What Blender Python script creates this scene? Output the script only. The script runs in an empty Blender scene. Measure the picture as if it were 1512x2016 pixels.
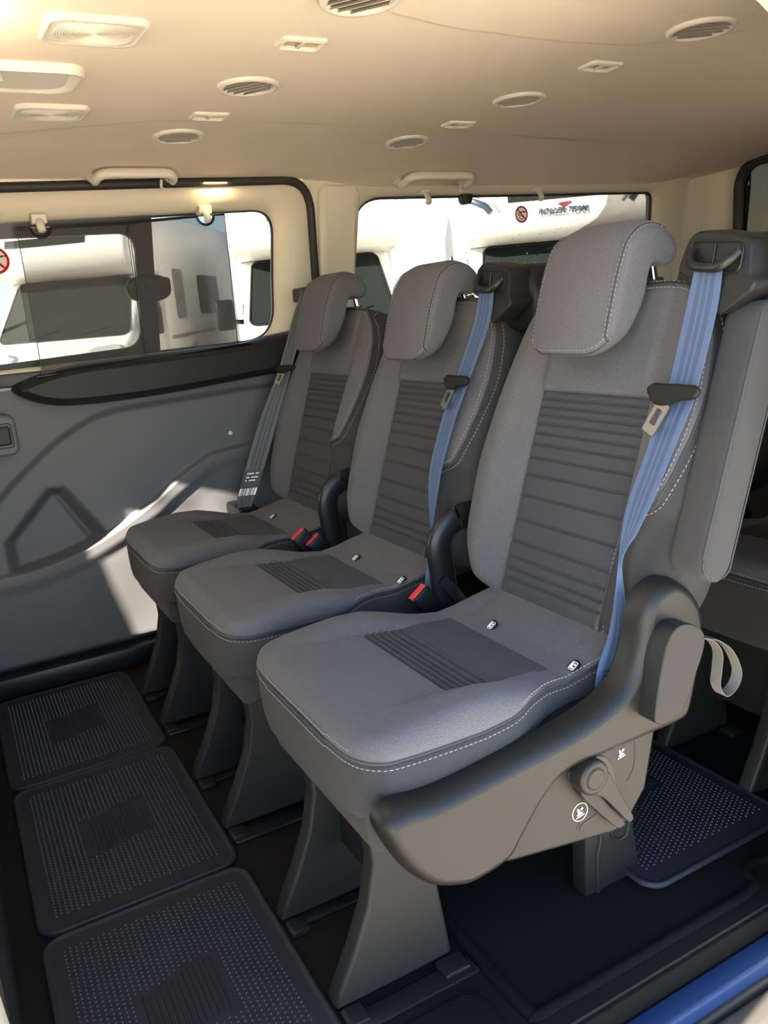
import bpy, bmesh, math, random
import numpy as np
from mathutils import Matrix, Vector

random.seed(7)
SC = bpy.context.scene
COL = SC.collection
PI = math.pi

# ------------------------------------------------------------------ camera
cam_d = bpy.data.cameras.new('camera')
cam = bpy.data.objects.new('camera', cam_d)
COL.objects.link(cam)
cam_d.sensor_fit = 'AUTO'
cam_d.sensor_width = 36.0
cam_d.lens = 36.0 * 1606.44 / 2016.0
cam_d.clip_start = 0.02
RT, DN, FW = ((0.87326, -0.48011, -0.08314), (-0.18842, -0.17539, -0.96630), (0.44934, 0.85950, -0.24363))
cam.matrix_world = Matrix(((RT[0], -DN[0], -FW[0], -0.417),
                           (RT[1], -DN[1], -FW[1], -0.928),
                           (RT[2], -DN[2], -FW[2], 0.9046), (0, 0, 0, 1)))
SC.camera = cam

# ------------------------------------------------------------------ sky, sun, exposure
world = bpy.data.worlds.new('sky')
SC.world = world
world.use_nodes = True
wn = world.node_tree
bg = wn.nodes['Background']
sky = wn.nodes.new('ShaderNodeTexSky')
sky.sky_type = 'HOSEK_WILKIE'
sky.sun_direction = (-0.92, -0.11, 0.37)
sky.turbidity = 2.6
sky.ground_albedo = 0.4
wn.links.new(sky.outputs[0], bg.inputs[0])
bg.inputs[1].default_value = 9.5

sun_d = bpy.data.lights.new('sun', 'SUN')
sun_d.energy = 23.0
sun_d.angle = 0.009
sun_d.color = (1.0, 0.90, 0.74)
sun = bpy.data.objects.new('sun', sun_d)
COL.objects.link(sun)
SUN_DIR = Vector((1.0, 0.20, -0.40)).normalized()
sun.rotation_euler = SUN_DIR.to_track_quat('-Z', 'Y').to_euler()

SC.view_settings.view_transform = 'Standard'
SC.view_settings.look = 'None'
SC.view_settings.gamma = 1.0
SC.view_settings.use_curve_mapping = False
SC.view_settings.exposure = 2.2


# ------------------------------------------------------------------ materials
def mat(name, col, rough=0.5, metal=0.0, spec=0.5, bump=0.0, bscale=400.0, speck=0.0, sscale=900.0, sheen=0.0, coat=0.0):
    m = bpy.data.materials.new(name)
    m.use_nodes = True
    nt = m.node_tree
    b = nt.nodes['Principled BSDF']
    b.inputs['Base Color'].default_value = (*col, 1)
    b.inputs['Roughness'].default_value = rough
    b.inputs['Metallic'].default_value = metal
    b.inputs['Specular IOR Level'].default_value = spec
    b.inputs['Sheen Weight'].default_value = sheen
    b.inputs['Sheen Roughness'].default_value = 0.5
    b.inputs['Coat Weight'].default_value = coat
    if bump or speck:
        tc = nt.nodes.new('ShaderNodeTexCoord')
    if bump:
        n = nt.nodes.new('ShaderNodeTexNoise')
        n.inputs['Scale'].default_value = bscale
        n.inputs['Detail'].default_value = 2
        bp = nt.nodes.new('ShaderNodeBump')
        bp.inputs['Strength'].default_value = bump
        bp.inputs['Distance'].default_value = 0.001
        nt.links.new(tc.outputs['Object'], n.inputs['Vector'])
        nt.links.new(n.outputs['Fac'], bp.inputs['Height'])
        nt.links.new(bp.outputs[0], b.inputs['Normal'])
    if speck:
        n2 = nt.nodes.new('ShaderNodeTexNoise')
        n2.inputs['Scale'].default_value = sscale
        n2.inputs['Detail'].default_value = 3
        nt.links.new(tc.outputs['Object'], n2.inputs['Vector'])
        r = nt.nodes.new('ShaderNodeValToRGB')
        lo = tuple(c * (1 - speck) for c in col)
        hi = tuple(min(1, c * (1 + speck)) for c in col)
        r.color_ramp.elements[0].position = 0.35
        r.color_ramp.elements[1].position = 0.65
        r.color_ramp.elements[0].color = (*lo, 1)
        r.color_ramp.elements[1].color = (*hi, 1)
        nt.links.new(n2.outputs['Fac'], r.inputs[0])
        nt.links.new(r.outputs[0], b.inputs['Base Color'])
    return m


def thin_glass(name, tint=(1, 1, 1), refl=1.0):
    m = bpy.data.materials.new(name)
    m.use_nodes = True
    nt = m.node_tree
    nt.nodes.remove(nt.nodes['Principled BSDF'])
    out = nt.nodes['Material Output']
    tr = nt.nodes.new('ShaderNodeBsdfTransparent')
    tr.inputs[0].default_value = (*tint, 1)
    gl = nt.nodes.new('ShaderNodeBsdfGlossy')
    gl.inputs['Roughness'].default_value = 0.02
    fr = nt.nodes.new('ShaderNodeFresnel')
    fr.inputs[0].default_value = 1.45
    mu = nt.nodes.new('ShaderNodeMath')
    mu.operation = 'MULTIPLY'
    mu.inputs[1].default_value = refl
    mx = nt.nodes.new('ShaderNodeMixShader')
    nt.links.new(fr.outputs[0], mu.inputs[0])
    nt.links.new(mu.outputs[0], mx.inputs[0])
    nt.links.new(tr.outputs[0], mx.inputs[1])
    nt.links.new(gl.outputs[0], mx.inputs[2])
    nt.links.new(mx.outputs[0], out.inputs[0])
    return m


def emit(name, col, s):
    m = bpy.data.materials.new(name)
    m.use_nodes = True
    b = m.node_tree.nodes['Principled BSDF']
    b.inputs['Base Color'].default_value = (*col, 1)
    b.inputs['Emission Color'].default_value = (*col, 1)
    b.inputs['Emission Strength'].default_value = s
    return m


def translucent(name, col, rough=0.6):
    m = bpy.data.materials.new(name)
    m.use_nodes = True
    nt = m.node_tree
    nt.nodes.remove(nt.nodes['Principled BSDF'])
    d = nt.nodes.new('ShaderNodeBsdfDiffuse'); t = nt.nodes.new('ShaderNodeBsdfTranslucent'); mx = nt.nodes.new('ShaderNodeMixShader')
    d.inputs[0].default_value = (*col, 1); t.inputs[0].default_value = (*col, 1)
    mx.inputs[0].default_value = 0.65
    nt.links.new(d.outputs[0], mx.inputs[1]); nt.links.new(t.outputs[0], mx.inputs[2])
    nt.links.new(mx.outputs[0], nt.nodes['Material Output'].inputs[0])
    return m


def mesh_screen(name):
    """woven sun-blind cloth: fine dark threads with open holes between them"""
    m = bpy.data.materials.new(name)
    m.use_nodes = True
    nt = m.node_tree
    b = nt.nodes['Principled BSDF']
    b.inputs['Base Color'].default_value = (0.035, 0.033, 0.03, 1)
    b.inputs['Roughness'].default_value = 0.7
    out = nt.nodes['Material Output']
    tc = nt.nodes.new('ShaderNodeTexCoord')
    sp = nt.nodes.new('ShaderNodeSeparateXYZ')
    nt.links.new(tc.outputs['Object'], sp.inputs[0])

    def wave(sock, sign):
        a = nt.nodes.new('ShaderNodeMath'); a.operation = 'MULTIPLY_ADD'
        nt.links.new(sp.outputs[0], a.inputs[0]); a.inputs[1].default_value = 1400.0 * sign
        c = nt.nodes.new('ShaderNodeMath'); c.operation = 'MULTIPLY'
        nt.links.new(sp.outputs[2], c.inputs[0]); c.inputs[1].default_value = 1400.0
        nt.links.new(c.outputs[0], a.inputs[2])
        s = nt.nodes.new('ShaderNodeMath'); s.operation = 'SINE'
        nt.links.new(a.outputs[0], s.inputs[0])
        return s
    w1, w2 = wave(0, 1), wave(0, -1)
    p = nt.nodes.new('ShaderNodeMath'); p.operation = 'MULTIPLY_ADD'
    nt.links.new(w1.outputs[0], p.inputs[0]); nt.links.new(w2.outputs[0], p.inputs[1]); p.inputs[2].default_value = 0.0
    q = nt.nodes.new('ShaderNodeMath'); q.operation = 'MULTIPLY_ADD'
    nt.links.new(p.outputs[0], q.inputs[0]); q.inputs[1].default_value = 0.22; q.inputs[2].default_value = 0.64
    q.use_clamp = True
    tr = nt.nodes.new('ShaderNodeBsdfTransparent')
    mx = nt.nodes.new('ShaderNodeMixShader')
    nt.links.new(q.outputs[0], mx.inputs[0])
    nt.links.new(tr.outputs[0], mx.inputs[1])
    nt.links.new(b.outputs[0], mx.inputs[2])
    nt.links.new(mx.outputs[0], out.inputs[0])
    return m


M = dict(
    fabric=mat('seat_fabric', (0.088, 0.083, 0.088), 0.95, spec=0.25, bump=0.5, bscale=900, speck=0.28, sscale=1100, sheen=0.06),
    insert=mat('seat_insert_fabric', (0.047, 0.0455, 0.051), 0.95, spec=0.2, bump=0.5, bscale=1300, speck=0.3, sscale=1500, sheen=0.04),
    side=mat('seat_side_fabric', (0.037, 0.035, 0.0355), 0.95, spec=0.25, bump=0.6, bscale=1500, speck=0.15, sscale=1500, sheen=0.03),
    stitch=mat('stitch_thread', (0.24, 0.225, 0.23), 0.8),
    seam=mat('seam_piping', (0.035, 0.034, 0.036), 0.9),
    footp=mat('foot_plastic', (0.0155, 0.0148, 0.0143), 0.5, spec=0.25, bump=0.2, bscale=1600),
    plastic=mat('grey_plastic', (0.0130, 0.0120, 0.0113), 0.38, spec=0.26, bump=0.25, bscale=1600, speck=0.08, sscale=1800),
    bumper=mat('sill_plastic', (0.055, 0.049, 0.042), 0.6, spec=0.2, bump=0.3, bscale=700),
    panel=mat('door_panel_plastic', (0.102, 0.101, 0.107), 0.55, spec=0.4, bump=0.2, bscale=1400),
    dkplastic=mat('charcoal_plastic', (0.0125, 0.0125, 0.013), 0.40, spec=0.20, bump=0.2, bscale=1500),
    black=mat('black_plastic', (0.009, 0.009, 0.010), 0.35, spec=0.35),
    rubber=mat('black_rubber_seal', (0.018, 0.016, 0.014), 0.6),
    matrub=mat('rubber_mat', (0.0130, 0.014, 0.0205), 0.6, spec=0.35, bump=0.2, bscale=700),
    stud=mat('rubber_stud', (0.048, 0.049, 0.062), 0.4, spec=0.6),
    carpet=mat('black_carpet', (0.0065, 0.0065, 0.0065), 0.95, spec=0.08, bump=1.0, bscale=1500, speck=0.5, sscale=1600),
    floor=mat('floor_vinyl', (0.006, 0.006, 0.0065), 0.7, spec=0.15, bump=0.3, bscale=900),
    beige=mat('beige_trim', (0.60, 0.54, 0.43), 0.6, spec=0.35, bump=0.1, bscale=900),
    headliner=mat('headliner_cloth', (0.70, 0.60, 0.485), 0.95, spec=0.2, bump=0.3, bscale=1500, speck=0.04, sscale=1500),
    vent=mat('vent_plastic', (0.62, 0.57, 0.49), 0.5, spec=0.4),
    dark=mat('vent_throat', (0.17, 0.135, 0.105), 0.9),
    chrome=mat('chrome', (0.75, 0.74, 0.72), 0.18, metal=1.0),
    steel=mat('tongue_steel', (0.26, 0.24, 0.215), 0.35, metal=1.0),
    red=mat('red_button', (0.60, 0.035, 0.035), 0.35),
    white=mat('white_print', (0.85, 0.85, 0.85), 0.5),
    blackprint=mat('black_print', (0.01, 0.01, 0.012), 0.5),
    signred=mat('sign_red', (0.16, 0.015, 0.02), 0.5),
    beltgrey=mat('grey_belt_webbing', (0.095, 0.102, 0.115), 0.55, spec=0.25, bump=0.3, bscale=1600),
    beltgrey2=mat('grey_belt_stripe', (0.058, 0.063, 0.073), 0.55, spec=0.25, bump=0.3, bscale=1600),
    slider=mat('slider_plastic', (0.010, 0.010, 0.010), 0.5, spec=0.15),
    domelit=emit('lit_dome', (1.0, 0.82, 0.50), 9.0),
    belt=mat('skylit_belt_webbing', (0.070, 0.102, 0.180), 0.55, spec=0.25, bump=0.3, bscale=1600),  # grey webbing; blue skylight is mixed into its base colour
    beltstripe=mat('skylit_belt_stripe', (0.048, 0.070, 0.128), 0.5, spec=0.25, bump=0.3, bscale=1600),  # darker stripe with the same skylight blue in its colour
    lens=thin_glass('lamp_lens', (0.95, 0.92, 0.86), 0.12),
    lampin=mat('lamp_reflector', (0.55, 0.49, 0.40), 0.35),
    lit=emit('lit_lamp', (1.0, 0.80, 0.45), 18.0),
    glass=thin_glass('window_glass', (0.16, 0.163, 0.158), 0.8),
    sideglass=thin_glass('pale_tinted_glass', (0.80, 0.78, 0.74), 1.0),
    privacy=thin_glass('dark_privacy_glass', (0.13, 0.11, 0.09), 1.0),
    screen=mesh_screen('blind_mesh'),
    paint=mat('blue_paint', (0.011, 0.028, 0.09), 0.45, spec=0.2),
    vwhite=mat('motorhome_white', (0.80, 0.79, 0.76), 0.4, spec=0.5),
    vglass=mat('motorhome_glass', (0.016, 0.020, 0.018), 0.15, spec=0.05),
    vgrey=mat('motorhome_grey', (0.22, 0.23, 0.24), 0.5),
    vdecal=mat('motorhome_decal', (0.025, 0.040, 0.065), 0.4),
    vlight=mat('headlight', (0.55, 0.58, 0.60), 0.15, spec=0.8),
    ground=mat('ground_concrete', (0.47, 0.415, 0.34), 0.9, spec=0.2, bump=0.6, bscale=30, speck=0.15, sscale=9),
    strap=mat('strap_webbing', (0.13, 0.12, 0.105), 0.8, bump=0.4, bscale=1200),
    drop=translucent('water_drop', (0.95, 0.95, 0.93)),
    sticker=translucent('sticker_film', (0.90, 0.80, 0.66)),
    stickred=translucent('sticker_red', (0.62, 0.03, 0.04)),
)

# ------------------------------------------------------------------ helpers
BASE = {}


def tag(o, label=None, cat=None, group=None, kind=None):
    if label: o['label'] = label
    if cat: o['category'] = cat
    if group: o['group'] = group
    if kind: o['kind'] = kind
    return o


def thing(name, loc, label, cat, group=None):
    o = bpy.data.objects.new(name, None)
    o.empty_display_size = 0.05
    o.location = loc
    COL.objects.link(o)
    BASE[o.name] = Vector(loc)
    return tag(o, label, cat, group)


def link(name, me, m, parent=None, label=None, kind=None):
    """link one mesh object; vertices are given in world space and moved to the parent's own space"""
    o = bpy.data.objects.new(name, me)
    COL.objects.link(o)
    if parent is not None:
        off = BASE.get(parent.name, Vector((0, 0, 0)))
        me.transform(Matrix.Translation(-off))
        o.parent = parent
        BASE[o.name] = off
    else:
        BASE[o.name] = Vector((0, 0, 0))
    if m is not None:
        for k in (m if isinstance(m, (list, tuple)) else [m]):
            me.materials.append(k)
    if label: o['label'] = label
    if kind: o['kind'] = kind
    return o


def finish(bm, name, smooth=True, ang=38, recalc=True):
    if recalc:
        bmesh.ops.recalc_face_normals(bm, faces=bm.faces[:])
    big = [f for f in bm.faces if len(f.verts) > 8]
    if big:
        flat = bmesh.ops.triangulate(bm, faces=big, quad_method='BEAUTY', ngon_method='BEAUTY')['faces']
        flat = set(flat)
    else:
        flat = set()
    if smooth:
        for f in bm.faces: f.smooth = f not in flat
        lim = math.radians(ang)
        for e in bm.edges:
            if len(e.link_faces) == 2 and e.calc_face_angle(0) > lim:
                e.smooth = False
    me = bpy.data.meshes.new(name)
    bm.to_mesh(me)
    bm.free()
    return me


def grid_mesh(name, P, closed_u=False, cap=False, ang=60, flip=False):
    """P[row][col] -> smooth surface; closed_u joins last column to the first; cap closes first/last row"""
    P = np.asarray(P, float)
    nr, nc = P.shape[:2]
    verts = P.reshape(-1, 3)
    faces = []
    cols = nc if closed_u else nc - 1
    for r in range(nr - 1):
        a = r * nc
        for c in range(cols):
            d = (c + 1) % nc
            faces.append((a + c, a + d, a + nc + d, a + nc + c))
    if cap:
        faces.append(tuple(range(nc))[::-1])
        faces.append(tuple((nr - 1) * nc + i for i in range(nc)))
    me = bpy.data.meshes.new(name)
    me.from_pydata([tuple(v) for v in verts], [], faces)
    bm = bmesh.new()
    bm.from_mesh(me)
    bpy.data.meshes.remove(me)
    return finish(bm, name, True, ang)


def prism_bm(bm, poly, f0, f1, bev=0.0, seg=3):
    """poly: list of 2D points; f0/f1 map a 2D point to 3D for the two ends"""
    tmp = bmesh.new()
    a = [tmp.verts.new(f0(p)) for p in poly]
    b = [tmp.verts.new(f1(p)) for p in poly]
    n = len(poly)
    tmp.faces.new(a[::-1])
    tmp.faces.new(b)
    for i in range(n):
        tmp.faces.new((a[i], a[(i + 1) % n], b[(i + 1) % n], b[i]))
    bmesh.ops.recalc_face_normals(tmp, faces=tmp.faces[:])
    if bev:
        es = [e for e in tmp.edges if e.calc_face_angle(0) > math.radians(30)]
        bmesh.ops.bevel(tmp, geom=es, offset=bev, segments=seg, profile=0.5, affect='EDGES', clamp_overlap=True)
    me = bpy.data.meshes.new('tmp')
    tmp.to_mesh(me)
    tmp.free()
    bm.from_mesh(me)
    bpy.data.meshes.remove(me)


def prism_y(name, poly, y0, y1, bev=0.0, seg=3, ang=38):
    bm = bmesh.new()
    prism_bm(bm, poly, lambda p: (p[0], y0, p[1]), lambda p: (p[0], y1, p[1]), bev, seg)
    return finish(bm, name, True, ang)


def prism_x(name, poly, x0, x1, bev=0.0, seg=3, ang=38):
    bm = bmesh.new()
    prism_bm(bm, poly, lambda p: (x0, p[0], p[1]), lambda p: (x1, p[0], p[1]), bev, seg)
    return finish(bm, name, True, ang)


def prism_z(name, poly, z0, z1, bev=0.0, seg=3, ang=38):
    bm = bmesh.new()
    prism_bm(bm, poly, lambda p: (p[0], p[1], z0), lambda p: (p[0], p[1], z1), bev, seg)
    return finish(bm, name, True, ang)


def box_bm(bm, lo, hi, bev=0.0, seg=2):
    prism_bm(bm, [(lo[0], lo[1]), (hi[0], lo[1]), (hi[0], hi[1]), (lo[0], hi[1])],
             lambda p: (p[0], p[1], lo[2]), lambda p: (p[0], p[1], hi[2]), bev, seg)


def box(name, lo, hi, bev=0.0, seg=2):
    bm = bmesh.new()
    box_bm(bm, lo, hi, bev, seg)
    return finish(bm, name)


def rrect(x0, x1, y0, y1, r, n=6):
    """rounded rectangle, counter-clockwise"""
    pts = []
    for cx, cy, a0 in ((x1 - r, y0 + r, -PI / 2), (x1 - r, y1 - r, 0), (x0 + r, y1 - r, PI / 2), (x0 + r, y0 + r, PI)):
        for i in range(n + 1):
            a = a0 + PI / 2 * i / n
            pts.append((cx + r * math.cos(a), cy + r * math.sin(a)))
    return pts


def catmull(pts, n=8, closed=False):
    P = [np.array(p, float) for p in pts]
    out = []
    m = len(P)
    for i in range(m if closed else m - 1):
        if closed:
            p0, p1, p2, p3 = P[i - 1], P[i], P[(i + 1) % m], P[(i + 2) % m]
        else:
            p1, p2 = P[i], P[i + 1]
            p0 = P[i - 1] if i > 0 else 2 * p1 - p2
            p3 = P[i + 2] if i + 2 < m else 2 * p2 - p1
        for k in range(n):
            t = k / n
            out.append(0.5 * ((2 * p1) + (-p0 + p2) * t + (2 * p0 - 5 * p1 + 4 * p2 - p3) * t * t + (-p0 + 3 * p1 - 3 * p2 + p3) * t ** 3))
    if not closed:
        out.append(P[-1])
    return out


def tube_bm(bm, pts, r, n=8, closed=False, cap=True, flat=None):
    """sweep a circle (or ellipse flat=(ra, rb, up)) along pts"""
    P = [Vector(p) for p in pts]
    m = len(P)
    rings = []
    prev = None
    for i in range(m):
        if closed:
            t = (P[(i + 1) % m] - P[i - 1])
        else:
            t = P[min(i + 1, m - 1)] - P[max(i - 1, 0)]
        t.normalize()
        if flat:
            u = Vector(flat[2])
        else:
            u = prev if prev is not None else (Vector((0, 0, 1)) if abs(t.z) < 0.9 else Vector((1, 0, 0)))
        u = (u - t * u.dot(t))
        if u.length < 1e-6: u = t.orthogonal()
        u.normalize()
        prev = u
        v = t.cross(u)
        rr = r[i] if isinstance(r, (list, tuple)) else r
        ra, rb = (flat[0], flat[1]) if flat else (rr, rr)
        rings.append([bm.verts.new(P[i] + u * ra * math.cos(2 * PI * k / n) + v * rb * math.sin(2 * PI * k / n)) for k in range(n)])
    for i in range(m if closed else m - 1):
        a, b = rings[i], rings[(i + 1) % m]
        for k in range(n):
            bm.faces.new((a[k], a[(k + 1) % n], b[(k + 1) % n], b[k]))
    if cap and not closed:
        bm.faces.new(rings[0][::-1])
        bm.faces.new(rings[-1])


def tube(name, pts, r, n=8, closed=False, flat=None, ang=50):
    bm = bmesh.new()
    tube_bm(bm, pts, r, n, closed, True, flat)
    return finish(bm, name, True, ang)


def dashes(name, pts, length=0.0042, gap=0.0028, r=0.0007):
    """a row of thread stitches along a polyline"""
    P = np.array(pts, float)
    seg = np.linalg.norm(np.diff(P, axis=0), axis=1)
    s = np.concatenate([[0], np.cumsum(seg)])
    bm = bmesh.new()
    d = 0.0
    while d + length < s[-1]:
        a = [np.interp(d, s, P[:, k]) for k in range(3)]
        b = [np.interp(d + length, s, P[:, k]) for k in range(3)]
        tube_bm(bm, [a, b], r, 5)
        d += length + gap
    return finish(bm, name, True, 80)


def join(name, meshes, ang=38):
    bm = bmesh.new()
    for me in meshes:
        bm.from_mesh(me)
        bpy.data.meshes.remove(me)
    return finish(bm, name, True, ang, False)


def inset_loop(poly, d):
    """inset a 2D outline; where the inset folds over itself the fold is bridged straight"""
    P = np.array(poly, float)[:, :2]
    n = len(P)
    T = np.roll(P, -1, 0) - np.roll(P, 1, 0)
    N = np.stack([-T[:, 1], T[:, 0]], 1)
    N /= np.linalg.norm(N, axis=1)[:, None] + 1e-12
    a = 0.5 * np.sum(P[:, 0] * np.roll(P[:, 1], -1) - np.roll(P[:, 0], -1) * P[:, 1])
    if a < 0: N = -N
    Q = P + N * d
    if d <= 0: return Q
    A, B = P, np.roll(P, -1, 0)
    E = B - A
    L2 = (E ** 2).sum(1) + 1e-15
    ok = []
    for q in Q:
        t = np.clip(((q - A) * E).sum(1) / L2, 0, 1)
        ok.append(np.sqrt((((A + E * t[:, None]) - q) ** 2).sum(1)).min() > 0.985 * d)
    good = [k for k in range(n) if ok[k]]
    for k in range(n):
        if not ok[k] and good:
            lo = max([g for g in good if g < k], default=good[-1] - n)
            hi = min([g for g in good if g > k], default=good[0] + n)
            f = (k - lo) / (hi - lo)
            Q[k] = Q[lo % n] * (1 - f) + Q[hi % n] * f
    return Q


def ring_strip(name, loops, closed=True, ang=50):
    return grid_mesh(name, loops, closed_u=closed, ang=ang)


def disc_y(name, cx, cz, r, y0, y1, n=28, bev=0.0, sx=1.0):
    return prism_y(name, [(cx + sx * r * math.cos(2 * PI * i / n), cz + r * math.sin(2 * PI * i / n)) for i in range(n)], y0, y1, bev)


def sstep(x, a, b):
    t = np.clip((np.asarray(x, float) - a) / (b - a), 0, 1)
    return t * t * (3 - 2 * t)


def ribbon(name, L, R, th=0.0012, n=10, stripe=True):
    """webbing between two edge curves; faces of the two dark stripes get material slot 1"""
    A = np.array(catmull(L, n)); B = np.array(catmull(R, n))
    fr = [0, 0.20, 0.36, 0.44, 0.56, 0.64, 0.80, 1.0]
    nr = len(A)
    T = np.gradient(0.5 * (A + B), axis=0)
    W = B - A
    N = np.cross(T, W)
    N /= np.linalg.norm(N, axis=1)[:, None] + 1e-12
    bm = bmesh.new()
    top, bot = [], []
    for i in range(nr):
        top.append([bm.verts.new(A[i] + W[i] * f + N[i] * th * 0.5) for f in fr])
        bot.append([bm.verts.new(A[i] + W[i] * f - N[i] * th * 0.5) for f in fr])
    m = len(fr)
    for i in range(nr - 1):
        for j in range(m - 1):
            for S, fl in ((top, 0), (bot, 1)):
                q = (S[i][j], S[i][j + 1], S[i + 1][j + 1], S[i + 1][j])
                f = bm.faces.new(q if not fl else q[::-1])
                if stripe and j in (1, 5): f.material_index = 1
                if stripe and j == 3: f.material_index = 1
        for j in (0, m - 1):
            bm.faces.new((top[i][j], top[i + 1][j], bot[i + 1][j], bot[i][j]))
    for i in (0, nr - 1):
        for j in range(m - 1):
            bm.faces.new((top[i][j], top[i][j + 1], bot[i][j + 1], bot[i][j]))
    return finish(bm, name, True, 50)


def copy_tree(o, parent=None, delta=None, skip=()):
    c = o.copy()
    COL.objects.link(c)
    if parent is not None: c.parent = parent
    if delta is not None: c.location = Vector(o.location) + Vector(delta)
    for ch in [x for x in ALLCH(o)]:
        if ch.name.split('.')[0] in skip: continue
        copy_tree(ch, c)
    return c


def ALLCH(o):
    return [x for x in COL.objects if x.parent == o]


# ================================================================== SETTING
def struct(name, me, m, parent=None, label=None):
    o = link(name, me, m, parent, label)
    if parent is None: o['kind'] = 'structure'
    return o


WZ = np.array([-0.1, 0.0, 0.08, 0.30, 0.70, 0.80, 0.85, 1.00, 1.20, 1.25, 1.32])
WY = np.array([1.33, 1.315, 1.30, 1.285, 1.27, 1.262, 1.252, 1.238, 1.203, 1.185, 1.15])


def wy(z):
    return np.interp(z, WZ, WY)


def ceil_z(x, y):
    x = np.asarray(x, float); y = np.asarray(y, float)
    far = np.interp(x, [-1.9, -0.35, -0.22, 0.04, 0.17, 0.55, 0.76, 1.2, 2.2], [0.95, 0.95, 0.90, 0.782, 0.768, 0.77, 0.79, 0.86, 0.9])
    near = np.interp(x, [-1.9, 0.0, 0.20, 0.34, 0.55, 0.69, 0.76, 0.9, 2.2], [0.05, 0.09, 0.131, 0.167, 0.18, 0.17, 0.12, 0.0, -0.05])
    z = np.full(np.broadcast(x, y).shape, 1.288)
    z = z + 0.004 * sstep(y, far - 0.004, far + 0.010) - 0.005 * sstep(-y, -near - 0.004, -near + 0.012)
    tf = np.interp(x, [0.5, 0.72, 1.80, 2.15], [0.0, 1.0, 1.0, -0.4])
    a = np.interp(y, [0.78, 0.85, 0.95, 1.05, 1.12, 1.17, 1.22], [0, 0.003, 0.012, 0.025, 0.036, 0.044, 0.055])
    b = np.interp(y, [0.78, 0.85, 0.95, 1.05, 1.12, 1.17, 1.22], [0, 0.003, 0.014, 0.030, 0.046, 0.062, 0.082])
    z = z - (a * (1 - tf) + b * tf) + 0.005 * sstep(y, 0.80, 0.95)
    c = np.interp(y, [-0.30, -0.20, -0.10, 0.02], [0.075, 0.035, 0.012, 0.0])
    z = z - c
    z = z + 0.006 * sstep(x, 1.75, 2.2)
    return z


def build_ceiling():
    xs = np.unique(np.concatenate([np.linspace(-1.9, -0.5, 15), np.linspace(-0.5, 1.0, 90), np.linspace(1.0, 2.2, 30)]))
    ys = np.linspace(-0.30, 1.22, 230)
    X, Y = np.meshgrid(xs, ys)
    Z = ceil_z(X, Y)
    lower = np.stack([X, Y, Z], -1)
    me = grid_mesh('ceiling', lower, ang=70)
    bm = bmesh.new(); bm.from_mesh(me)
    cut = [f for f in bm.faces if -0.345 < f.calc_center_median().x < -0.148 and 0.452 < f.calc_center_median().y < 0.588]
    bmesh.ops.delete(bm, geom=cut, context='FACES')          # opening for the scooped housing
    bm.to_mesh(me); bm.free()
    o = struct('ceiling', me, M['headliner'])
    bm = bmesh.new()
    box_bm(bm, (-2.0, -0.46, 1.345), (2.3, 1.40, 1.48), 0.01)
    struct('roof_shell', finish(bm, 'roof_shell'), M['paint'], o)
    return o


build_ceiling()

# floor
fl = struct('floor', box('floor', (-1.9, -0.262, -0.06), (2.2, 1.36, 0.0)), M['floor'])
struct('ground', box('ground', (-60, -60, -0.60), (60, 60, -0.55)), M['ground'])


def rquad(c, r, k=10, n=8):
    """rounded quadrilateral BL, BR, TR, TL with radii; returns 4*(k+n) points, evenly matched between calls"""
    P = [np.array(p, float) for p in c]
    ent, ext, cen = [], [], []
    out = []
    arcs = []
    for i in range(4):
        p, a, b = P[i], P[i - 1], P[(i + 1) % 4]
        u = (a - p) / np.linalg.norm(a - p); v = (b - p) / np.linalg.norm(b - p)
        s = p + u * r[i]; e = p + v * r[i]
        arc = []
        for j in range(n + 1):
            t = j / n
            arc.append((1 - t) ** 2 * s + 2 * t * (1 - t) * (p * 0.96 + 0.04 * (s + e) / 2) + t * t * e)
        arcs.append(arc)
    for i in range(4):
        out += arcs[i]
        a, b = arcs[i][-1], arcs[(i + 1) % 4][0]
        for j in range(1, k):
            out.append(a + (b - a) * j / k)
    return out


def on_wall(loop, dy=0.0):
    return [(p[0], float(wy(p[1])) + dy, p[1]) for p in loop]


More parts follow.
